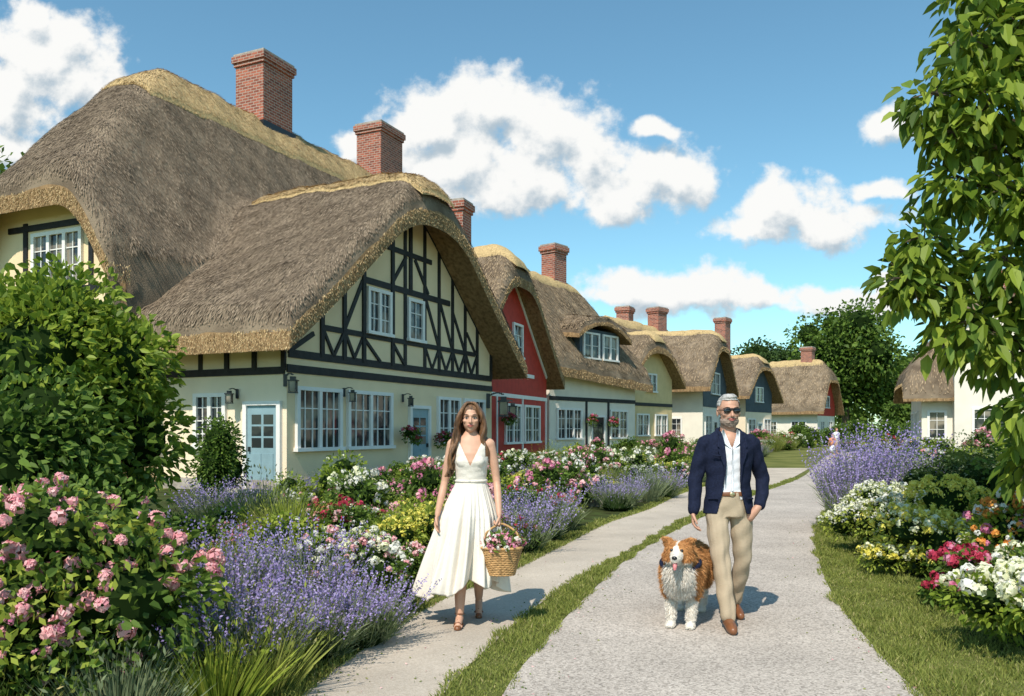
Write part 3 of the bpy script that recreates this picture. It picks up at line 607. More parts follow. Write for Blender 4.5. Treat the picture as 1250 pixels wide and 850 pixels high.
for x,y,s in ((5.0,11.7,1),(5.5,11.8,1.1),(5.2,12.4,1.15),(5.8,12.6,1.2),(5.6,13.3,1.1),(5.9,7.9,.9)):
    put('tall_lavender_bush',lavender(1.0,1.15,300,14,None,.5,1.5).mesh('tl'),x,y,s)
q=QB(); foliage(q,(0,0,.7),(.95,.8,.75),8000,.05,.022,G['leaf_dark'],18); foliage(q,(0,0,.75),(.95,.8,.75),5000,.05,.022,G['leaf_grey'],18,core=False); put('round_evergreen_shrub',q.mesh('res'),6.15,11.2,1,0)
q=QB(); foliage(q,(0,0,.8),(.9,.7,.8),4500,.08,.04,G['leaf'],12); put('leafy_shrub',q.mesh('res2'),6.5,9.8,1,0)

# ------------------------------------------------------------ trees
def limb(q,pts,rads,mat,n=8):
    pts=[np.array(p,float) for p in pts]; V=[];
    for i,p in enumerate(pts):
        d=pts[min(i+1,len(pts)-1)]-pts[max(i-1,0)]; d/=np.linalg.norm(d)
        a=np.cross(d,[.3,1,.2]); a/=np.linalg.norm(a); b=np.cross(d,a)
        for k in range(n):
            t=2*np.pi*k/n; V.append(p+(a*np.cos(t)+b*np.sin(t))*rads[i])
    F=[[i*n+k,i*n+(k+1)%n,(i+1)*n+(k+1)%n,(i+1)*n+k] for i in range(len(pts)-1) for k in range(n)]
    q.add(np.array(V),np.array(F),mat)
def tree(name,x,y,h,w,mat='leaf',n=5000,L=.5,k=24):
    q=QB(); limb(q,[(0,0,0),(.1,0,h*.25),(0,.1,h*.5),(.1,0,h*.75)],[h*.03,h*.024,h*.016,h*.006],G['bark'])
    c=(0,0,h*.58); r=(w/2,w/2,h*.42)
    cs,rs=lumps(c,r,k,.36)
    for i in range(0,k,2): limb(q,[(0,0,h*.3),tuple((np.array([0,0,h*.45])+cs[i])/2),tuple(cs[i])],[h*.012,h*.008,h*.003],G['bark'],6)
    rs=np.array(rs); idx=rng.integers(0,k,n); d=rv(n); P=cs[idx]+d*rs[idx]*rng.uniform(.55,1.08,(n,1))
    s=rng.uniform(.6,1.3,n); leaf4(q,P,nz(d+rv(n)),L*s,L*.6*s,G[mat],.2)
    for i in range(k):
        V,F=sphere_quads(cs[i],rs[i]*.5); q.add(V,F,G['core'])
    put(name,q.mesh(name),x,y,1)
tree('oak_tree',48,118,20,18,mat='leaf',n=13000,L=.65,k=34)
tree('oak_tree',57,122,15,13,mat='leaf',n=8000,L=.65)
tree('oak_tree',64,128,15,14,mat='leaf_dark',n=7000,L=.7)
tree('conifer_tree',42,140,17,14,mat='leaf_dark',n=7000,L=.7)
tree('conifer_tree',50,150,18,14,mat='leaf_dark',n=7000,L=.7)
tree('round_tree',52,100,8.5,9,mat='leaf_bright',n=6500,L=.4)
tree('round_tree',46,97,6,7,mat='leaf',n=5000,L=.4)
tree('round_tree',36,150,18,16,mat='leaf_dark',n=6000,L=.8)
tree('garden_tree',-19.5,31,13.5,9,mat='leaf',n=8000,L=.33,k=26)
tree('garden_tree',-26,36,15,11,mat='leaf',n=7000,L=.4)
q=QB()
for i in range(60):
    x=-60+i*4.2+rng.uniform(-1,1); yy=165+rng.uniform(-6,6); foliage(q,(x,yy,5.0),(4,3,rng.uniform(4,6.5)),400,1.0,.7,G['leaf'],4)
obj('distant_treeline',q.mesh('distant_treeline'))
for x,y,s in ((30,76,2.4),(33,80,2.8),(36,84,2.6),(27,74,2.0),(40,88,3.0),(44,90,2.8),(31,88,2.6),(38,78,2.2),(26,62,1.7),(29,66,1.9)):
    put('rounded_garden_shrub',pool['leafy_shrub'][random.randrange(4)],x,y,s)
# right foreground tree
q=QB()
cl=[(3.9,7,4.8,.30),(4.35,7.1,4.95,.38),(3.58,7,4.35,.26),(4.0,6.9,4.3,.32),(4.35,7.2,4.1,.38),(3.8,7,3.62,.30),(4.25,6.9,3.5,.36),(3.50,7.05,3.12,.25),(3.34,7,2.78,.24),(3.70,7.1,2.82,.28),(4.12,6.9,2.9,.34),(3.86,7,2.38,.29),(4.25,7.1,2.25,.30),(4.42,7,1.75,.26),(4.48,7.1,1.25,.24),(4.5,7,2.7,.34),(4.55,7,3.5,.36),(4.6,7,4.4,.42),(4.15,7.2,5.45,.36),(4.7,7.3,5.2,.42),(4.85,7,3.8,.42),(4.95,7,2.9,.42),(3.70,6.95,4.02,.20),(5.2,7.2,4.6,.5),(5.3,7,3.6,.5)]
limb(q,[(5.6,7.3,0),(5.5,7.25,1.2),(5.3,7.2,2.4),(5.1,7.2,3.6),(4.9,7.2,4.8),(4.8,7.2,5.6)],[.16,.14,.12,.09,.06,.03],G['bark'])
for (x,y,z,r) in cl:
    zb=max(1.0,z-.6); limb(q,[(5.45-zb*.1,7.25,zb),((x+5.2)/2,y+.1,(z+zb)/2+.15),(x,y,z+r*.3),(x-r*.6,y,z+r*.1)],[.035,.022,.012,.005],G['bark'],6)
    for k in range(5):
        d=rv(1)[0]; limb(q,[(x+.05,y,z+r*.25),tuple(np.array([x,y,z])+d*r*.9)],[.007,.003],G['bark'],5)
    n=int(340*r*r*4)+36; d=rv(n); P=np.array([[x,y,z]])+d*np.array([[r,r*1.1,r*.95]])*rng.uniform(.3,1.15,(n,1))
    D=nz(d*.6+rv(n)*.5+np.array([[0,0,-.45]])); s=rng.uniform(.6,1.2,n)
    h=int(n*.75)
    leaf6(q,P[:h],D[:h],.165*s[:h],.088*s[:h],G['leaf_bright'],.25,.16,.6); leaf6(q,P[h:],D[h:],.165*s[h:],.088*s[h:],G['leaf'],.25,.16,.6)
obj('broadleaf_tree',q.mesh('rt'))

# ------------------------------------------------------------ bodies
class Body:
    def __init__(s): s.v=[];s.f=[]
    def _add(s,V,F):
        b=len(s.v); s.v+=[tuple(map(float,p)) for p in V]; s.f+=[[b+i for i in f] for f in F]
    def ell(s,c,r,R=None,nu=20,nv=12):
        V=[(0,0,1)]
        for i in range(1,nv):
            p=math.pi*i/nv
            for j in range(nu):
                t=2*math.pi*j/nu; V.append((math.sin(p)*math.cos(t),math.sin(p)*math.sin(t),math.cos(p)))
        V.append((0,0,-1)); V=np.array(V)*np.array(r)
        if R is not None: V=V@np.array(R)
        V=V+np.array(c)
        F=[[0,1+j,1+(j+1)%nu] for j in range(nu)]
        for i in range(nv-2):
            F+=[[1+i*nu+j,1+(i+1)*nu+j,1+(i+1)*nu+(j+1)%nu,1+i*nu+(j+1)%nu] for j in range(nu)]
        l=len(V)-1; F+=[[l,1+(nv-2)*nu+(j+1)%nu,1+(nv-2)*nu+j] for j in range(nu)]
        s._add(V,F)
    def tube(s,pts,rads,n=14,caps=True,sub=3):
        P=catmull([tuple(p) for p in pts],sub) if len(pts)>2 else np.array(pts,float)
        r=np.interp(np.linspace(0,1,len(P)),np.linspace(0,1,len(pts)),rads)
        V=[];pa=None
        for i,p in enumerate(P):
            d=P[min(i+1,len(P)-1)]-P[max(i-1,0)]; d/=np.linalg.norm(d)
            if pa is None: a=np.cross(d,[0.1,1,.05]) if abs(d[1])<.9 else np.cross(d,[1,0,0])
            else: a=pa-d*np.dot(pa,d)
            a/=np.linalg.norm(a); pa=a; b=np.cross(d,a)
            for k in range(n):
                t=2*math.pi*k/n; V.append(p+(a*math.cos(t)+b*math.sin(t))*r[i])
        m=len(P); V+= [P[0],P[-1]]
        F=[[i*n+k,i*n+(k+1)%n,(i+1)*n+(k+1)%n,(i+1)*n+k] for i in range(m-1) for k in range(n)]
        F+=[[m*n,(k+1)%n,k] for k in range(n)]+[[m*n+1,(m-1)*n+k,(m-1)*n+(k+1)%n] for k in range(n)]
        s._add(V,F)
        if caps:
            s.ell(P[0],(r[0],)*3,nu=12,nv=8); s.ell(P[-1],(r[-1],)*3,nu=12,nv=8)
    def loft(s,secs,n=28):
        V=[]
        for (cx,cy,z,rx,ry) in secs:
            for k in range(n):
                t=2*math.pi*k/n; V.append((cx+rx*math.sin(t),cy-ry*math.cos(t),z))
        m=len(secs); V+=[(secs[0][0],secs[0][1],secs[0][2]),(secs[-1][0],secs[-1][1],secs[-1][2])]
        F=[[i*n+k,i*n+(k+1)%n,(i+1)*n+(k+1)%n,(i+1)*n+k] for i in range(m-1) for k in range(n)]
        F+=[[m*n,(k+1)%n,k] for k in range(n)]+[[m*n+1,(m-1)*n+k,(m-1)*n+(k+1)%n] for k in range(n)]
        s._add(V,F)
    def hand(s,w,d,nrm,t,curl=.35,k=1.0,thumb=.6):
        w=np.array(w,float);d=np.array(d,float);d/=np.linalg.norm(d);nrm=np.array(nrm,float);nrm-=d*np.dot(nrm,d);nrm/=np.linalg.norm(nrm)
        t=np.array(t,float); t-=d*np.dot(t,d); t-=nrm*np.dot(t,nrm); t/=np.linalg.norm(t)
        s.ell(w+d*.048*k,(.038*k,.016*k,.055*k),[t,nrm,d])
        for i,(o,l) in enumerate(((.029,.070),(.010,.080),(-.010,.074),(-.028,.058))):
            p=w+d*(.088-.004*abs(i-1))*k+t*o*k; pts=[p-d*.02*k,p]; a=curl*.6
            for f in (.45,.32,.25):
                a+=curl*.7; p=p+(d*math.cos(a)+nrm*math.sin(a)+t*(o*1.5))*l*f*k; pts.append(p)
            s.tube(pts,[.0095*k,.0095*k,.0088*k,.008*k,.0068*k],10,sub=2)
        p=w+d*.02*k+t*.026*k; q1=p+(d*.6+t*thumb+nrm*.3)*.035*k; q2=q1+(d*.85+t*.25+nrm*.4)*.03*k; q3=q2+(d*.9+nrm*.4)*.024*k
        s.tube([p,q1,q2,q3],[.014*k,.012*k,.0105*k,.0085*k],10,sub=2)
    def remesh(s,vox,sm=4):
        me=bpy.data.meshes.new('t'); me.from_pydata(s.v,[],s.f); o=bpy.data.objects.new('t',me); COL.objects.link(o)
        m=o.modifiers.new('r','REMESH'); m.mode='VOXEL'; m.voxel_size=vox
        m2=o.modifiers.new('s','SMOOTH'); m2.factor=.5; m2.iterations=sm
        dg=bpy.context.evaluated_depsgraph_get(); dg.update(); em=o.evaluated_get(dg).to_mesh()
        V=np.empty(len(em.vertices)*3); em.vertices.foreach_get('co',V); V=V.reshape(-1,3)
        F=np.array([tuple(p.vertices) for p in em.polygons if len(p.vertices)==4])
        o.evaluated_get(dg).to_mesh_clear(); bpy.data.objects.remove(o)
        return V,F
    def raw(s,name,mat,parent):
        me=bpy.data.meshes.new(name); me.from_pydata(s.v,[],s.f); me.materials.append(mat); me.polygons.foreach_set('use_smooth',[True]*len(me.polygons)); me.update(); return obj(name,me,parent)
def vnormals(V,F):
    n=np.cross(V[F[:,2]]-V[F[:,0]],V[F[:,3]]-V[F[:,1]]); out=np.zeros_like(V)
    for k in range(4): np.add.at(out,F[:,k],n)
    return nz(out)
def part(name,V,F,mat,parent,keep=None,fold=0,fs=20,solid=0):
    if fold:
        nn=vnormals(V,F); w=np.sin(V[:,2]*fs+5*np.sin(V[:,0]*14+V[:,1]*9))*np.sin(V[:,0]*fs*.8+V[:,2]*fs*.45+1.3)+.5*np.sin(V[:,2]*fs*2.1-V[:,0]*31)
        V=V+nn*(w*fold)[:,None]
    if keep is not None:
        c=V[F].mean(1); F=F[keep(c)]
    me=npmesh(name,V,F,[mat],None,True); o=obj(name,me,parent)
    if solid: m=o.modifiers.new('s','SOLIDIFY'); m.thickness=solid; m.offset=0
    return o
skin_w=simple('skin_warm',(0.60,0.34,0.23),.5,30,.06,0,0,.35); skin_m=simple('skin_tan',(0.52,0.28,0.19),.5,30,.08,0,0,.35)
hair_w=simple('brown_hair',(0.08,0.036,0.016),.45,9,.5,30,.5,.5,stretch=(6,6,.6),col2=(.27,.13,.055))
hair_m=simple('grey_hair',(0.42,0.40,0.38),.6,40,.3,60,.6,.3,stretch=(1,1,1))
beard_m=simple('grey_beard',(0.34,0.25,0.20),.8,60,.3,90,.6,.2)
dress=simple('white_dress_cotton',(0.76,0.695,0.61),.85,9,.04,60,.15,.2)
eyew=simple('eye_white',(.62,.58,.55),.3,5,.02); dark=simple('dark_detail',(.02,.014,.012),.4,5,.1); lips=simple('lips',(.50,.15,.13),.4,10,.05)
navy=simple('navy_wool',(0.011,0.015,0.036),.85,60,.25,120,.25,.15); khaki=simple('khaki_cotton',(0.42,0.33,0.23),.9,12,.08,100,.2,.15)
shirtm=simple('white_shirt_cotton',(.75,.76,.80),.8,8,.03,50,.1,.2); leather=simple('brown_leather',(.20,.075,.03),.4,12,.2,0,0,.5)
wick=simple('wicker',(.50,.29,.12),.7,30,.3,0,0,.3); glossy=simple('sunglass_lens',(.008,.008,.01),.08,3,.1,0,0,.8)

def face(b,c,k=1.0,male=False):
    c=np.array(c); A=lambda x,y,z:c+np.array([x,y,z])*k
    b.ell(A(0,.012,.03),(.076*k,.094*k,.088*k)); b.ell(A(0,-.022,-.03),(.062*k,.068*k,.075*k))
    b.ell(A(0,-.045,-.082),((.036 if male else .028)*k,.035*k,.03*k))
    if male: b.ell(A(0,-.015,-.06),(.062*k,.06*k,.042*k))
    b.tube([A(0,-.085,.008),A(0,-.103,-.022),A(0,-.106,-.03)],[.008*k,.011*k,.0125*k],10); b.ell(A(0,-.09,-.034),(.017*k,.013*k,.008*k))
    b.ell(A(0,-.08,.022),(.05*k,.014*k,.012*k))
    for sx in(-1,1):
        b.ell(A(sx*.040,-.062,-.022),(.022*k,.022*k,.018*k)); b.ell(A(sx*.077,.012,-.008),(.009*k,.018*k,.031*k))
    b.ell(A(0,-.082,-.058),(.026*k,.012*k,.012*k))
def eyes(c,k,parent,male=False):
    c=np.array(c); A=lambda x,y,z:c+np.array([x,y,z])*k
    w=Body();d=Body();l=Body()
    for sx in(-1,1):
        w.ell(A(sx*.031,-.079,.000),(.0125*k,.008*k,.0052*k)); d.ell(A(sx*.031,-.0838,.000),(.0056*k,.0042*k,.0054*k))
        d.tube([A(sx*.017,-.087,.007),A(sx*.031,-.089,.0082),A(sx*.047,-.080,.004)],[.002*k]*3,8)
        d.tube([A(sx*.016,-.093,.024),A(sx*.033,-.092,.028),A(sx*.050,-.079,.024)],[.002*k,.0027*k,.0015*k],8)
    l.tube([A(-.022,-.088,-.056),A(-.008,-.095,-.0540),A(.008,-.095,-.0540),A(.022,-.088,-.056)],[.002*k,.0045*k,.0045*k,.002*k],8)
    l.tube([A(-.020,-.088,-.060),A(0,-.094,-.064),A(.020,-.088,-.060)],[.002*k,.0055*k,.002*k],8)
    w.raw('eyes',eyew,parent); d.raw('iris_and_brows',dark,parent); l.raw('mouth',lips,parent)

# ---- woman
W=empty('woman',(-.325,6.5,.0))
prof=[(.80,.16,.115,0),(.92,.165,.125,0),(1.03,.142,.105,0),(1.12,.112,.085,0),(1.20,.116,.092,-.005),(1.28,.128,.104,-.012),(1.35,.136,.095,-.008),(1.41,.145,.078,0),(1.455,.13,.062,0),(1.49,.072,.05,.005),(1.52,.047,.045,.008)]
B=Body(); B.loft([(0,cy,z,rx,ry) for z,rx,ry,cy in prof]); hc=(0.0,-.005,1.625)
B.ell((-.053,-.066,1.285),(.052,.046,.053)); B.ell((.053,-.066,1.285),(.052,.046,.053))
B.tube([(0,.012,1.46),(0,.005,1.56)],[.048,.044]); face(B,hc,1.0)
B.tube([(-.085,0,.88),(-.08,-.06,.70),(-.075,-.09,.47),(-.08,-.07,.33),(-.085,-.09,.10)],[.085,.075,.050,.052,.032],sub=4)
B.tube([(.085,.0,.88),(.075,.02,.68),(.06,.06,.47),(.055,.16,.35),(.05,.28,.15)],[.085,.075,.050,.050,.032],sub=4)
B.tube([(-.085,-.075,.06),(-.087,-.14,.048),(-.09,-.21,.028)],[.032,.030,.024]); 
for i in range(5): B.tube([(-.113+.013*i,-.205,.024),(-.113+.013*i,-.238+.006*i,.018)],[.0085,.007],8)
B.tube([(.05,.30,.12),(.052,.25,.075),(.055,.19,.028)],[.032,.030,.024])
for i in range(5): B.tube([(.03+.012*i,.195,.026),(.03+.012*i,.165,.018)],[.0085,.007],8)
B.ell((-.145,0,1.42),(.043,.042,.045)); B.ell((.145,0,1.42),(.043,.042,.045))
B.tube([(-.15,0,1.42),(-.180,.01,1.28),(-.21,.02,1.12),(-.235,-.02,1.0),(-.262,-.06,.865)],[.041,.037,.030,.030,.021],sub=4)
B.hand((-.262,-.063,.855),(-.15,-.2,-1),(.9,-.2,0),(0,-1,0),.35,.86)
B.tube([(.15,0,1.42),(.180,.015,1.28),(.203,.02,1.12),(.215,-.05,1.0),(.225,-.12,.87)],[.041,.037,.030,.030,.021],sub=4)
B.hand((.226,-.123,.862),(.03,-.3,-1),(-.9,.0,0),(0,-1,0),1.25,.86,.4)
V,F=B.remesh(.0048,5); part('body',V,F,skin_w,W); eyes(hc,1.0,W)
b=Body(); b.loft([(0,cy,z,rx+.008,ry+.009) for z,rx,ry,cy in prof]); b.ell((-.053,-.070,1.285),(.059,.051,.058)); b.ell((.053,-.070,1.285),(.059,.051,.058)); b.ell((-.12,0,1.43),(.05,.05,.04)); b.ell((.12,0,1.43),(.05,.05,.04))
V,F=b.remesh(.0042,7)
def kb(c):
    x,y,z=np.abs(c[:,0]),c[:,1],c[:,2]
    neck=np.where(y<0, z<1.25+x*2.1, z<1.36+x*1.0)
    arm=(x<.120-(z-1.36)*.15)|(z<1.335)
    strap=(x<.113)|(z<1.32)
    return (z>1.08)&neck&strap&(z<1.475)&arm
part('dress_bodice',V,F,dress,W,kb,.0012,60,.004)
b=Body(); b.tube([(math.sin(a)*.120,-math.cos(a)*.094,1.13) for a in np.linspace(0,2*math.pi,24)],[.013]*24,10,False,1); b.raw('dress_waistband',dress,W)
nt_,nz_=260,70; Vs=[]
for j in range(nz_+1):
    t=j/nz_; z=1.13-t*.83
    for i in range(nt_):
        a=2*math.pi*i/nt_; e=t**.9
        rx=.116+.10*min(1,t*3)*.5+.13*e; ry=.088+.09*min(1,t*3)*.6+.14*e
        fo=1+.17*e*math.sin(a*9+1.2*math.sin(3*a)+t*1.5)+.10*e*math.sin(a*17+2-t*2)+.03*math.sin(a*37)*min(1,t*4)
        cx=-.065*t**1.6; cy=.02*t
        x=cx+rx*fo*math.sin(a); y=cy-ry*fo*math.cos(a)
        x-= .05*t**2*max(0,-math.sin(a))
        zz=z+.05*t**3*math.sin(a*2+.5)+.035*t**3*math.sin(a*7)-.03*t**2*max(0,-math.sin(a))
        Vs.append((x,y,zz))
Fs=[[j*nt_+i,j*nt_+(i+1)%nt_,(j+1)*nt_+(i+1)%nt_,(j+1)*nt_+i] for j in range(nz_) for i in range(nt_)]
part('dress_skirt',np.array(Vs),np.array(Fs),dress,W,None,0,20,.003)
b=Body(); b.tube([(-.085,-.05,.012),(-.088,-.14,.010),(-.092,-.235,.008)],[.028,.034,.028]); b.tube([(.05,.33,.10),(.053,.25,.045),(.055,.17,.010)],[.026,.03,.028])
for i in range(2): b.tube([(-.122,-.15-.05*i,.022),(-.089,-.16-.05*i,.066-.012*i),(-.056,-.15-.05*i,.022)],[.006]*3,8)
b.tube([(-.12,-.075,.09),(-.085,-.125,.10),(-.05,-.075,.09),(-.085,-.045,.10),(-.12,-.075,.09)],[.006]*5,8)
b.tube([(.02,.22,.04),(.052,.205,.068),(.085,.22,.04)],[.006]*3,8)
for p in range(len(b.v)):
    if b.v[p][2]<.003: b.v[p]=(b.v[p][0],b.v[p][1],.003)
o=b.raw('sandals',leather,W); W.location.z=.008
hx,hy,hz=hc
b=Body()
b.ell((hx,hy+.014,hz+.038),(.085,.100,.090)); b.ell((hx,hy+.055,hz-.04),(.076,.055,.10))
V,F=b.remesh(.0055,3)
def scalp(c):
    line=hz+.070-np.clip(np.abs(c[:,0])-.030,0,1)*1.9
    return (c[:,1]>hy-.02)|(c[:,2]>line)
part('hair_cap',V,F,hair_w,W,scalp,.002,70)
b=Body(); r2=random.Random(3)
def lock(y0,side,L,out,front):
    pts=[(side*.006,y0*.6-.015,hz+.122),(side*.040,y0*.8-.01,hz+.110)];rad=[.010,.014]
    n=9; ph=r2.uniform(0,6.28)
    for i in range(1,n):
        t=i/(n-1); zz=hz+.085-t*L
        wv=.018*math.sin(t*11+ph)*min(1,t*2.2)
        x=side*(.072+.018*min(1,t*4)+out*t**1.3)+wv; y=y0*(1-t*.2)+front*t+ .010*math.cos(t*9+ph)
        pts.append((x,y,zz)); rad.append(.0175*(1-.55*t)+.002)
    b.tube(pts,rad,8,True,3)
for k in range(11):
    u=k/10; lock(-.062+.13*u,-1,.46+.10*r2.random()-.06*u,.05+.03*r2.random(),-.05)
for k in range(6):
    u=k/5; lock(-.02+.10*u,-1,.54,.075+.02*r2.random(),-.07)
for k in range(9):
    u=k/8; lock(-.062+.13*u,1,.34+.10*r2.random(),.012+.03*r2.random(),.0)
for k in range(9):
    x=-.06+.12*k/8; b.tube([(x,.07,hz+.06),(x*1.1,.095,hz-.08),(x*1.1+.01,.105,hz-.22),(x*1.1-.02,.10,hz-.36)],[.03,.028,.026,.008],8,True,3)
V,F=b.remesh(.0052,1); part('hair_locks',V,F,hair_w,W)
K=empty('flower_basket',(-.325+.245,6.5-.17,0.008)); 
b=Body(); bz=.42
secs=[(0,0,bz,.098,.075)]+[(0,0,bz+.2*t,.10+.055*t,.078+.035*t) for t in np.linspace(.02,1,12)]+[(0,0,bz+.195,.14,.10),(0,0,bz+.16,.12,.08)]
b.loft(secs,44); b.raw('basket_body',wick,K)
b=Body()
for t in np.linspace(0,1,15):
    rx,ry=.10+.055*t+.001,.078+.035*t+.001; zz=bz+.2*t
    pts=[(rx*math.sin(a),-ry*math.cos(a),zz+.003*math.sin(a*22+(math.pi if round(t*14)%2 else 0))) for a in np.linspace(0,2*math.pi,60)]
    b.tube(pts,[.0075]*60,6,False,1)
b.tube([(math.sin(a)*.158,-math.cos(a)*.116,bz+.205) for a in np.linspace(0,2*math.pi,40)],[.012]*40,8,False,1)
b.tube([(-.14,0,bz+.19),(-.12,0,bz+.31),(-.03,.02,bz+.375),(.03,.02,bz+.375),(.12,0,bz+.31),(.14,0,bz+.19)],[.009]*6,8,True,6); b.raw('wicker_weave',wick,K)
q=QB(); n=160; a=rng.uniform(0,6.28,n); r=np.sqrt(rng.uniform(0,1,n)); P=np.stack([np.cos(a)*r*.17,np.sin(a)*r*.12,bz+.21+.075*(1-r**2)+rng.uniform(-.02,.03,n)],1)
leaf4(q,P,nz(rv(n)+np.array([[0,0,.6]])),.07,.03,G['leaf']); heads(q,P[:34],.028,18,G['magenta']); heads(q,P[34:66],.026,18,G['white']); heads(q,P[66:90],.026,18,G['pink'])
obj('basket_flowers',q.mesh('bf'),K)

# ---- man
Mn=empty('man',(1.73,6.55,0.012)); hk=1.12
Hm=empty('head_parts',(0,0,0)); Hm.parent=Mn; Hm.location=(0,-.01+.01*hk,1.675-1.70*hk); Hm.scale=(hk,hk,hk)
h0=(0.0,-.01,1.70)
b=Body(); face(b,h0,1.0,True); V,F=b.remesh(.005,4); part('head',V,F,skin_m,Hm)
b=Body(); b.tube([(0,.02,1.47),(0,.0,1.60)],[.066,.060]); b.ell((0,.0,1.47),(.11,.07,.05)); b.ell((0,-.035,1.43),(.07,.06,.09)); V,F=b.remesh(.006,4); part('neck',V,F,skin_m,Mn)
eyes(h0,1.0,Hm)
b=Body(); b.ell((0,.004,1.737),(.0805,.098,.090)); b.ell((0,-.03,1.80),(.055,.055,.026)); V,F=b.remesh(.005,2)
part('hair',V,F,hair_m,Hm,lambda c:(c[:,2]>1.780)|((c[:,1]>-.045)&(c[:,2]>1.740))|((c[:,1]>.022)),.0025,150)
b=Body(); b.ell((0,-.025,1.632),(.0655,.074,.048)); b.ell((0,-.047,1.615),(.042,.042,.036)); V,F=b.remesh(.005,2); part('beard',V,F,beard_m,Hm,lambda c:(c[:,2]<1.648+np.abs(c[:,0])*.35)&~((np.abs(c[:,0])<.024)&(c[:,2]>1.636)&(c[:,2]<1.649)),.0015,200)
b=Body(); b.tube([(-.03,-.096,1.653),(0,-.103,1.659),(.03,-.096,1.653)],[.004,.006,.004],8); b.raw('moustache',beard_m,Hm)
b=Body()
for sx in(-1,1):
    b.ell((sx*.033,-.098,1.703),(.027,.009,.0175)); b.tube([(sx*.060,-.092,1.708),(sx*.078,-.04,1.710),(sx*.080,.015,1.704)],[.0035]*3,8)
b.tube([(-.012,-.108,1.710),(.012,-.108,1.710)],[.004]*2,8); b.tube([(-.062,-.095,1.717),(0,-.110,1.718),(.062,-.095,1.717)],[.0035]*3,8); b.raw('sunglasses',glossy,Hm)
mp=[(.84,.195,.135),(.95,.185,.13),(1.06,.172,.122),(1.16,.172,.125),(1.28,.188,.133),(1.38,.20,.130),(1.45,.185,.108),(1.50,.13,.082),(1.53,.085,.07)]
b=Body(); b.loft([(0,0,z,rx,ry) for z,rx,ry in mp],36)
b.ell((-.168,0,1.435),(.062,.064,.055)); b.ell((.168,0,1.435),(.062,.064,.055))
b.tube([(-.182,0,1.42),(-.220,.02,1.28),(-.252,.03,1.15),(-.268,0,1.02),(-.285,-.035,.885)],[.063,.058,.052,.046,.039],sub=4)
b.tube([(.182,0,1.42),(.235,.04,1.28),(.290,.07,1.15),(.280,.03,1.04),(.235,-.045,.935)],[.063,.058,.052,.046,.040],sub=4)
V,F=b.remesh(.0058,5)
def kj(c):
    x,y,z=c[:,0],c[:,1],c[:,2]
    g=np.interp(z,[.84,.95,1.08,1.2,1.35,1.45,1.53],[.125,.095,.066,.062,.072,.070,.075])
    tors=(np.abs(x)<g)&(y<0.02)
    low=(z<.865)&(np.abs(x)<.215)
    return ~(tors|low|(z>1.515))
part('jacket',V,F,navy,Mn,kj,.004,26,.012)
b=Body()
def flat(pts,th=.008):
    V=[(x,y,z) for x,y,z in pts]+[(x,y+th,z) for x,y,z in pts]; n=len(pts); b._add(V,[list(range(n)),list(range(2*n-1,n-1,-1))]+[[i,(i+1)%n,n+(i+1)%n,n+i] for i in range(n)])
for sx in(-1,1):
    flat([(sx*.062,-.142,1.10),(sx*.075,-.150,1.25),(sx*.118,-.139,1.37),(sx*.100,-.137,1.385),(sx*.118,-.126,1.40),(sx*.105,-.095,1.475),(sx*.072,-.085,1.505),(sx*.060,-.125,1.42),(sx*.052,-.152,1.28)])
b.tube([(-.085,-.08,1.49),(-.085,.02,1.525),(0,.075,1.54),(.085,.02,1.525),(.085,-.08,1.49)],[.014,.016,.018,.016,.014],10,True,5)
b.tube([(-.15,-.125,1.33),(-.10,-.145,1.325)],[.006,.006],6); 
for sx in(-1,1): b.tube([(sx*.12,-.122,.99),(sx*.172,-.07,.985)],[.008,.008],8)
o=b.raw('lapels',navy,Mn); 
for p in o.data.polygons: p.use_smooth=False
b=Body(); b.loft([(0,0,z,rx-.016,ry-.014) for z,rx,ry in mp],36); V,F=b.remesh(.006,3); part('shirt',V,F,shirtm,Mn,lambda c:(c[:,2]>.98)&(c[:,2]<1.51)&~((c[:,1]<0)&(np.abs(c[:,0])<(c[:,2]-1.38)*.42)),.003,40)
b=Body()
for sx in(-1,1): flat([(sx*.006,-.122,1.375),(sx*.058,-.118,1.42),(sx*.072,-.075,1.515),(sx*.055,-.062,1.535),(sx*.040,-.085,1.49)],.006)
flat([(-.005,-.125,1.05),(.005,-.125,1.05),(.005,-.136,1.25),(.004,-.127,1.375),(-.004,-.127,1.375),(-.005,-.136,1.25)],.004)
b.raw('shirt_collar',shirtm,Mn)
b=Body(); b.loft([(0,0,.84,.165,.12),(0,0,.93,.172,.12),(0,0,1.04,.160,.110)]); 
b.tube([(-.092,0,.90),(-.098,-.07,.72),(-.095,-.14,.50),(-.082,-.20,.32),(-.070,-.265,.095)],[.095,.085,.070,.064,.058],sub=4)
b.tube([(.088,0,.90),(.105,.0,.72),(.118,.02,.50),(.112,.10,.32),(.10,.20,.13)],[.095,.085,.070,.064,.058],sub=4)
V,F=b.remesh(.0075,4); part('trousers',V,F,khaki,Mn,lambda c:c[:,2]>.07,.0065,19)
b=Body(); b.loft([(0,0,1.005,.166,.117),(0,0,1.008,.168,.119),(0,0,1.038,.166,.117),(0,0,1.04,.164,.115)],36); b.raw('belt',leather,Mn)
b=Body(); b.ell((0,-.121,1.022),(.022,.006,.018)); b.raw('belt_buckle',simple('brass',(.5,.42,.25),.3,5,.1,0,0,.5,metal=.8),Mn)
b=Body()
b.tube([(-.068,-.235,.055),(-.073,-.31,.05),(-.08,-.40,.038),(-.084,-.455,.032)],[.042,.043,.044,.032],sub=4); b.tube([(-.068,-.24,.07),(-.068,-.25,.10)],[.044,.042])
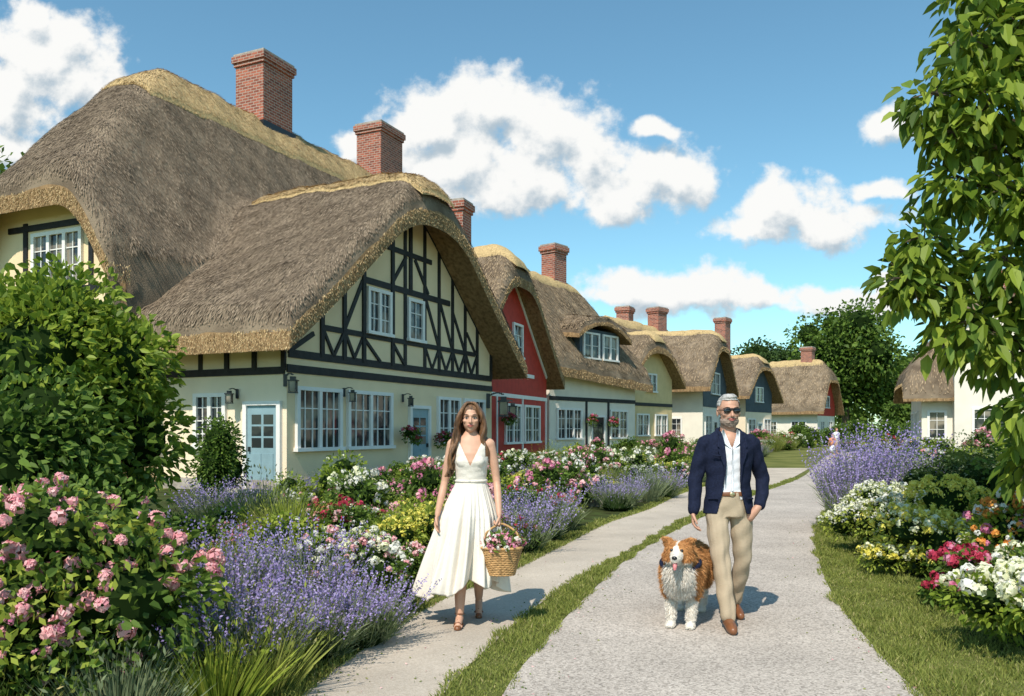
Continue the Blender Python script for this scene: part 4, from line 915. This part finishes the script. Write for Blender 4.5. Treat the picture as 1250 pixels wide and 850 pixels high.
b.tube([(.10,.235,.10),(.103,.17,.07),(.108,.09,.038),(.11,.04,.032)],[.042,.043,.044,.032],sub=4); b.tube([(.10,.225,.11),(.10,.215,.14)],[.044,.042])
V,F=b.remesh(.006,3); V[:,2]=np.maximum(V[:,2],.002); part('shoes',V,F,leather,Mn)
b=Body(); b.tube([(-.285,-.035,.91),(-.289,-.04,.865)],[.03,.028]); b.hand((-.289,-.04,.872),(-.03,-.12,-1),(.9,-.25,0),(.1,-1,0),.45,1.0); V,F=b.remesh(.0042,3); part('hand',V,F,skin_m,Mn)
b=Body(); b.tube([(-.286,-.036,.892),(-.287,-.038,.878)],[.039,.037],14,False); b.raw('shirt_cuff',shirtm,Mn)
b=Body(); b.tube([(.238,-.045,.94),(.205,-.065,.90),(.155,-.05,.84)],[.028,.032,.04]); V,F=b.remesh(.006,2); part('hand_in_pocket',V,F,skin_m,Mn)

# ---- dog
Dg=empty('dog',(1.285,6.28,0.012),-.34); Dg.scale=(1.08,1.05,1.02)
furO=island('fur_orange',(.38,.155,.05),(.66,.34,.135),.8,.1,.2); furW=island('fur_white',(.68,.61,.52),(.86,.81,.74),.8,.1,.2)
b=Body()
secs=[(.0,.76,.47,.06),(0,.70,.47,.115),(0,.54,.46,.125),(0,.36,.45,.13),(0,.20,.445,.14),(0,.09,.435,.138),(0,.0,.425,.10)]
b.tube([(x,y,z) for x,y,z,r in secs],[r for *_,r in secs],20,True,4)
b.ell((0,.06,.39),(.115,.115,.14)); b.ell((0,.0,.45),(.105,.095,.12))
b.tube([(0,.08,.50),(0,.0,.55),(0,-.04,.585)],[.11,.098,.085]); hd=np.array([0,-.07,.595])
b.ell(hd,(.088,.084,.078)); b.ell(hd+[.052,-.002,-.032],(.050,.052,.050)); b.ell(hd+[-.052,-.002,-.032],(.050,.052,.050)); b.tube([hd+[0,-.045,-.014],hd+[0,-.12,-.03],hd+[0,-.165,-.034]],[.050,.036,.028]); b.tube([hd+[0,-.05,-.05],hd+[0,-.12,-.07]],[.03,.019])
for sx in(-1,1):
    b.tube([hd+[sx*.056,.02,.045],hd+[sx*.078,.02,.085],hd+[sx*.098,-.005,.100]],[.032,.022,.010],10)
    b.ell(hd+[sx*.072,.018,.066],(.028,.013,.034))
    b.tube([(sx*.080,.10,.40),(sx*.080,.11,.26),(sx*.072,.085,.15),(sx*.070,.06,.05)],[.064,.042,.032,.029],sub=4); b.ell((sx*.070,.038,.027),(.035,.047,.026))
    for t in(-1,0,1): b.ell((sx*.070+t*.018,.0,.021),(.012,.017,.016))
    b.tube([(sx*.078,.64,.43),(sx*.090,.57,.32),(sx*.087,.66,.20),(sx*.084,.645,.06)],[.10,.072,.036,.030],sub=4); b.ell((sx*.084,.62,.027),(.034,.048,.026))
b.tube([(0,.76,.49),(.05,.86,.47),(.12,.93,.38),(.15,.95,.26)],[.03,.055,.06,.02],sub=4)
V,F=b.remesh(.0075,4); V[:,2]=np.maximum(V[:,2],.003)
def white_mask(c):
    x,y,z=np.abs(c[:,0]),c[:,1],c[:,2]; h=c-hd
    nse=.012*np.sin(c[:,0]*60+c[:,2]*45)
    head=(h[:,2]>-.12)&(y<.03)&(z>.47)
    wh_head=(x<.013+nse*.6+np.clip(-h[:,1]-.06,0,.1)*.5)|((h[:,1]<-.075)&(h[:,2]<.012))|((h[:,2]<-.062)&(h[:,1]<.03))
    chest=(z<.51)&(y<.09+nse*2)&(x<.095)
    legs=z<.22+nse*2
    belly=(z<.36+nse)&(x<.08)
    tail=(y>.92)
    return np.where(head,wh_head,chest|legs|belly|tail)
c=V[F].mean(1); mi=np.where(white_mask(c),1,0); obj('body',npmesh('dogbody',V,F,[furO,furW],mi,True),Dg)
NB=100000
nn=vnormals(V,F); id_=rng.integers(0,len(F),NB); c=V[F[id_]].mean(1)+rv(NB)*.003; n_=nz(nn[F[id_,0]])
h=c-hd; face_=(h[:,1]<-.05)&(h[:,2]<.06)&(c[:,2]>.49); paw=c[:,2]<.07
Lf=np.where(face_,.006,np.where(paw,.008,np.where(c[:,2]<.25,.024,.052))); Lf=np.where((c[:,2]>.50)&(c[:,1]<.03)&~face_,.026,Lf)*rng.uniform(.5,1.25,NB)
D=nz(n_*.5+np.array([[0,.5,-.6]])+rv(NB)*.28); ch=(c[:,1]<.09); D[ch]=nz(n_[ch]*.55+np.array([[0,.05,-.75]])+rv(ch.sum())*.28)
wm=white_mask(c); q=QB()
leaf4(q,c[wm],D[wm],Lf[wm],.0034,furW); leaf4(q,c[~wm],D[~wm],Lf[~wm],.0034,furO); obj('fur',q.mesh('fur'),Dg)
b=Body(); b.ell(hd+[0,-.188,-.022],(.019,.014,.014)); 
for sx in(-1,1): b.ell(hd+[sx*.034,-.075,.018],(.012,.009,.011))
b.ell(hd+[0,-.144,-.055],(.022,.03,.009)); b.raw('nose_and_eyes',simple('dog_nose',(.012,.010,.010),.25,5,.1,0,0,.6),Dg)
b=Body(); b.tube([hd+[0,-.115,-.058],hd+[0,-.157,-.068],hd+[0,-.174,-.102]],[.013,.017,.012],10); b.raw('tongue',simple('tongue',(.65,.22,.22),.35,5,.05,0,0,.5),Dg)
b=Body(); b.tube([(math.sin(a)*.136,.045-math.cos(a)*.134,.495-.045*math.cos(a)) for a in np.linspace(0,2*math.pi,30)],[.015]*30,8,False,1)
b.raw('collar',navy,Dg)

def small_person(name,x,y,h,top,bot,rz=0,ph=1):
    e=empty(name,(x,y,.01),rz); k=h/1.75
    S=lambda p:[tuple(np.array(a)*k) for a in p]
    b=Body(); b.ell(np.array((0,0,1.63))*k,(.085*k,.10*k,.12*k)); b.tube(S([(0,0,1.45),(0,0,1.55)]),[.05*k]*2)
    for s in(-1,1):
        b.tube(S([(s*.19,0,1.40),(s*.24,.02,1.12),(s*.25,-.08*s*ph,.85)]),[.045*k,.038*k,.03*k]); b.tube(S([(s*.09,0,.85),(s*.09,-.10*s*ph,.48),(s*.09,-.14*s*ph,.08)]),[.085*k,.055*k,.04*k]); b.tube(S([(s*.09,-.12*s*ph,.04),(s*.09,-.26*s*ph-.05,.03)]),[.04*k,.03*k])
    V,F=b.remesh(.014,3); part('body',V,F,skin_w,e)
    b=Body(); b.loft([(0,0,z*k,rx*k,ry*k) for z,rx,ry in ((.85,.19,.14),(1.1,.15,.12),(1.3,.18,.14),(1.44,.19,.11),(1.5,.07,.07))]); 
    for s in(-1,1): b.tube(S([(s*.18,0,1.40),(s*.22,.01,1.22)]),[.07*k,.06*k])
    b.raw('shirt',top,e)
    b=Body(); b.loft([(0,0,z*k,rx*k,ry*k) for z,rx,ry in ((.45,.24,.19),(.7,.21,.17),(.95,.17,.13))]); b.raw('shorts',bot,e)
    b=Body(); b.ell(np.array((0,.02,1.67))*k,(.095*k,.11*k,.11*k)); V,F=b.remesh(.014,1); part('hair',V,F,hair_w,e,lambda c:(c[:,1]>-.03*k)|(c[:,2]>1.71*k))
small_person('child',17.6,45,1.3,simple('orange_top',(.6,.25,.15),.8),shirtm,0)
small_person('distant_walker',20.6,52,1.65,shirtm,khaki,.4,-1)
for x,y in ((1.9,19.6),(3.2,29)):
    b=Body(); b.loft([(0,0,0,.22,.22),(0,0,.05,.24,.24),(0,0,.35,.32,.32),(0,0,.42,.36,.36),(0,0,.46,.36,.36),(0,0,.45,.3,.3),(0,0,.38,.28,.28)]); e=empty('flower_planter',(x,y,0)); b.raw('pot',M['stone'],e)
    q=flower_bush(.8,.5,G['leaf'],[G['magenta'],G['white']],700,40,.05,.07,12,6); o=obj('flowers',q.mesh('pf'),e,(0,0,.4))
st=House.__new__(House); st.e=empty('stone_steps',(1.9,17.2,0),.9); st.parts={}; st.k=0
st.box('step','stone',-.8,.8,-.5,.5,0,.14); st.box('step','stone',-.7,.7,.0,.9,.14,.28); st.done()

# ------------------------------------------------------------ world
w=bpy.data.worlds.new('World'); scene.world=w; w.use_nodes=True; nt=w.node_tree; N=nt.nodes; Lk=nt.links; N.clear()
sv=Vector((-.38,-.925,0)).normalized(); EL=math.radians(50); AZ=math.atan2(sv.x,sv.y)
sky=N.new('ShaderNodeTexSky'); sky.sky_type='NISHITA'; sky.sun_disc=False; sky.sun_elevation=EL; sky.sun_rotation=AZ; sky.air_density=1.0; sky.dust_density=.4; sky.ozone_density=1.2
tint=N.new('ShaderNodeMix'); tint.data_type='RGBA'; tint.blend_type='MULTIPLY'; tint.inputs[0].default_value=1; tint.inputs[7].default_value=(.90,1.27,1.20,1)
Lk.new(sky.outputs[0],tint.inputs[6])
bgs=N.new('ShaderNodeBackground'); bgs.inputs[1].default_value=.14; Lk.new(tint.outputs[2],bgs.inputs[0])
grp=bpy.data.node_groups.new('cloud_density','ShaderNodeTree')
grp.interface.new_socket('P',in_out='INPUT',socket_type='NodeSocketVector'); grp.interface.new_socket('D',in_out='OUTPUT',socket_type='NodeSocketFloat')
gn=grp.nodes; gl=grp.links; gi=gn.new('NodeGroupInput'); go=gn.new('NodeGroupOutput')
def vm(op,a=None,b=None):
    n=gn.new('ShaderNodeVectorMath'); n.operation=op
    for i,x in enumerate((a,b)):
        if x is None: continue
        if isinstance(x,tuple): n.inputs[i].default_value=x
        else: gl.new(x,n.inputs[i])
    return n
def mm(op,a,b=None,c=None):
    n=gn.new('ShaderNodeMath'); n.operation=op
    for i,x in enumerate((a,b,c)):
        if x is None: continue
        if isinstance(x,(int,float)): n.inputs[i].default_value=x
        else: gl.new(x,n.inputs[i])
    return n.outputs[0]
nz1=gn.new('ShaderNodeTexNoise'); nz1.inputs['Scale'].default_value=11; nz1.inputs['Detail'].default_value=4; gl.new(gi.outputs[0],nz1.inputs['Vector'])
off=vm('SUBTRACT',nz1.outputs['Color'],(.5,.5,.5)); off2=vm('MULTIPLY',off.outputs[0],(.08,.06,0)); pd=vm('ADD',gi.outputs[0],off2.outputs[0])
CL=[(-.565,.455,.075,.05),(-.61,.40,.065,.05),(-.525,.42,.05,.04),(-.62,.345,.05,.03),(-.60,.50,.03,.03),
(-.095,.375,.07,.05),(-.03,.395,.065,.045),(.035,.365,.08,.055),(.09,.335,.06,.05),(-.06,.325,.10,.05),(.02,.30,.075,.03),(-.15,.345,.04,.03),(.19,.31,.055,.042),(.14,.285,.055,.028),(.175,.37,.025,.012),(-.19,.345,.03,.02),
(.335,.27,.06,.035),(.38,.253,.075,.025),(.295,.243,.05,.022),(.33,.285,.035,.025),
(.165,.175,.075,.024),(.225,.165,.085,.028),(.295,.16,.055,.018),(.115,.165,.04,.014),
(.425,.16,.065,.024),(.385,.165,.04,.014),(.475,.18,.045,.02),(.465,.367,.034,.022),(.445,.288,.032,.012),(.9,.3,.15,.06),(-1.0,.35,.2,.07)]
cur=None
for (a,b_,rx,ry) in CL:
    rx*=1.08; ry*=1.08
    s=vm('SUBTRACT',pd.outputs[0],(a,b_,0)); m_=vm('MULTIPLY',s.outputs[0],(1/rx,1/ry,0)); l=vm('LENGTH',m_.outputs[0]); d=mm('SUBTRACT',1.15,l.outputs['Value'])
    cur=d if cur is None else mm('SMOOTH_MAX',cur,d,.3)
nz2=gn.new('ShaderNodeTexNoise'); nz2.inputs['Scale'].default_value=24; nz2.inputs['Detail'].default_value=8; nz2.inputs['Roughness'].default_value=.58; gl.new(gi.outputs[0],nz2.inputs['Vector'])
nn2=mm('MULTIPLY_ADD',nz2.outputs['Fac'],2.0,-.98); dd=mm('ADD',cur,nn2); gl.new(dd,go.inputs[0])
tc=N.new('ShaderNodeTexCoord'); sp=N.new('ShaderNodeSeparateXYZ'); Lk.new(tc.outputs['Generated'],sp.inputs[0])
mxn=N.new('ShaderNodeMath'); mxn.operation='MAXIMUM'; mxn.inputs[1].default_value=.12; Lk.new(sp.outputs[1],mxn.inputs[0])
dv=[]
for i in (0,2):
    d=N.new('ShaderNodeMath'); d.operation='DIVIDE'; Lk.new(sp.outputs[i],d.inputs[0]); Lk.new(mxn.outputs[0],d.inputs[1]); dv.append(d)
cb=N.new('ShaderNodeCombineXYZ'); Lk.new(dv[0].outputs[0],cb.inputs[0]); Lk.new(dv[1].outputs[0],cb.inputs[1])
g1=N.new('ShaderNodeGroup'); g1.node_tree=grp; Lk.new(cb.outputs[0],g1.inputs[0])
ad=N.new('ShaderNodeVectorMath'); ad.operation='ADD'; ad.inputs[1].default_value=(-.010,.024,0); Lk.new(cb.outputs[0],ad.inputs[0])
g2=N.new('ShaderNodeGroup'); g2.node_tree=grp; Lk.new(ad.outputs[0],g2.inputs[0])
mk=N.new('ShaderNodeMapRange'); mk.interpolation_type='SMOOTHSTEP'; mk.inputs[1].default_value=-.05; mk.inputs[2].default_value=.55; Lk.new(g1.outputs[0],mk.inputs[0])
sb=N.new('ShaderNodeMath'); sb.operation='SUBTRACT'; Lk.new(g1.outputs[0],sb.inputs[0]); Lk.new(g2.outputs[0],sb.inputs[1])
sh=N.new('ShaderNodeMapRange'); sh.interpolation_type='SMOOTHSTEP'; sh.inputs[1].default_value=-.75; sh.inputs[2].default_value=.2; Lk.new(sb.outputs[0],sh.inputs[0])
cc=N.new('ShaderNodeValToRGB'); cc.color_ramp.elements[0].color=(.46,.56,.64,1); cc.color_ramp.elements[1].color=(.97,.97,.95,1); Lk.new(sh.outputs[0],cc.inputs[0])  # cloud light painted into the colour: grey-blue shaded undersides, white sunlit tops
bgc=N.new('ShaderNodeBackground'); bgc.inputs[1].default_value=1.0; Lk.new(cc.outputs[0],bgc.inputs[0])
ms=N.new('ShaderNodeMixShader'); Lk.new(mk.outputs[0],ms.inputs[0]); Lk.new(bgs.outputs[0],ms.inputs[1]); Lk.new(bgc.outputs[0],ms.inputs[2])
def cm(a,op,v):
    n=N.new('ShaderNodeMath'); n.operation=op; n.inputs[1].default_value=v; Lk.new(a,n.inputs[0]); return n.outputs[0]
c1=cm(sp.outputs[1],'GREATER_THAN',.3); c2=cm(dv[1].outputs[0],'LESS_THAN',.60); c3=cm(dv[1].outputs[0],'GREATER_THAN',.10)
m1=N.new('ShaderNodeMath'); m1.operation='MULTIPLY'; Lk.new(c1,m1.inputs[0]); Lk.new(c2,m1.inputs[1]); m2=N.new('ShaderNodeMath'); m2.operation='MULTIPLY'; Lk.new(m1.outputs[0],m2.inputs[0]); Lk.new(c3,m2.inputs[1])
mo=N.new('ShaderNodeMixShader'); Lk.new(m2.outputs[0],mo.inputs[0]); Lk.new(bgs.outputs[0],mo.inputs[1]); Lk.new(ms.outputs[0],mo.inputs[2])
ow=N.new('ShaderNodeOutputWorld'); Lk.new(mo.outputs[0],ow.inputs[0])
sl=bpy.data.lights.new('sun','SUN'); sl.energy=5.0; sl.angle=math.radians(.53); sl.color=(1,.93,.82)
so=bpy.data.objects.new('sun',sl); COL.objects.link(so)
dirv=Vector((sv.x*math.cos(EL),sv.y*math.cos(EL),math.sin(EL))); so.rotation_euler=dirv.to_track_quat('Z','Y').to_euler(); so.location=(0,0,30)
scene.view_settings.view_transform='Standard'; scene.view_settings.look='None'; scene.view_settings.exposure=0
cam=bpy.data.cameras.new('camera'); co=bpy.data.objects.new('camera',cam); COL.objects.link(co); scene.camera=co
co.location=(0,0,1.54); co.rotation_euler=(math.radians(90),0,0); cam.lens=28.8; cam.sensor_width=36; cam.shift_y=.08; cam.clip_end=3000; cam.clip_start=.05
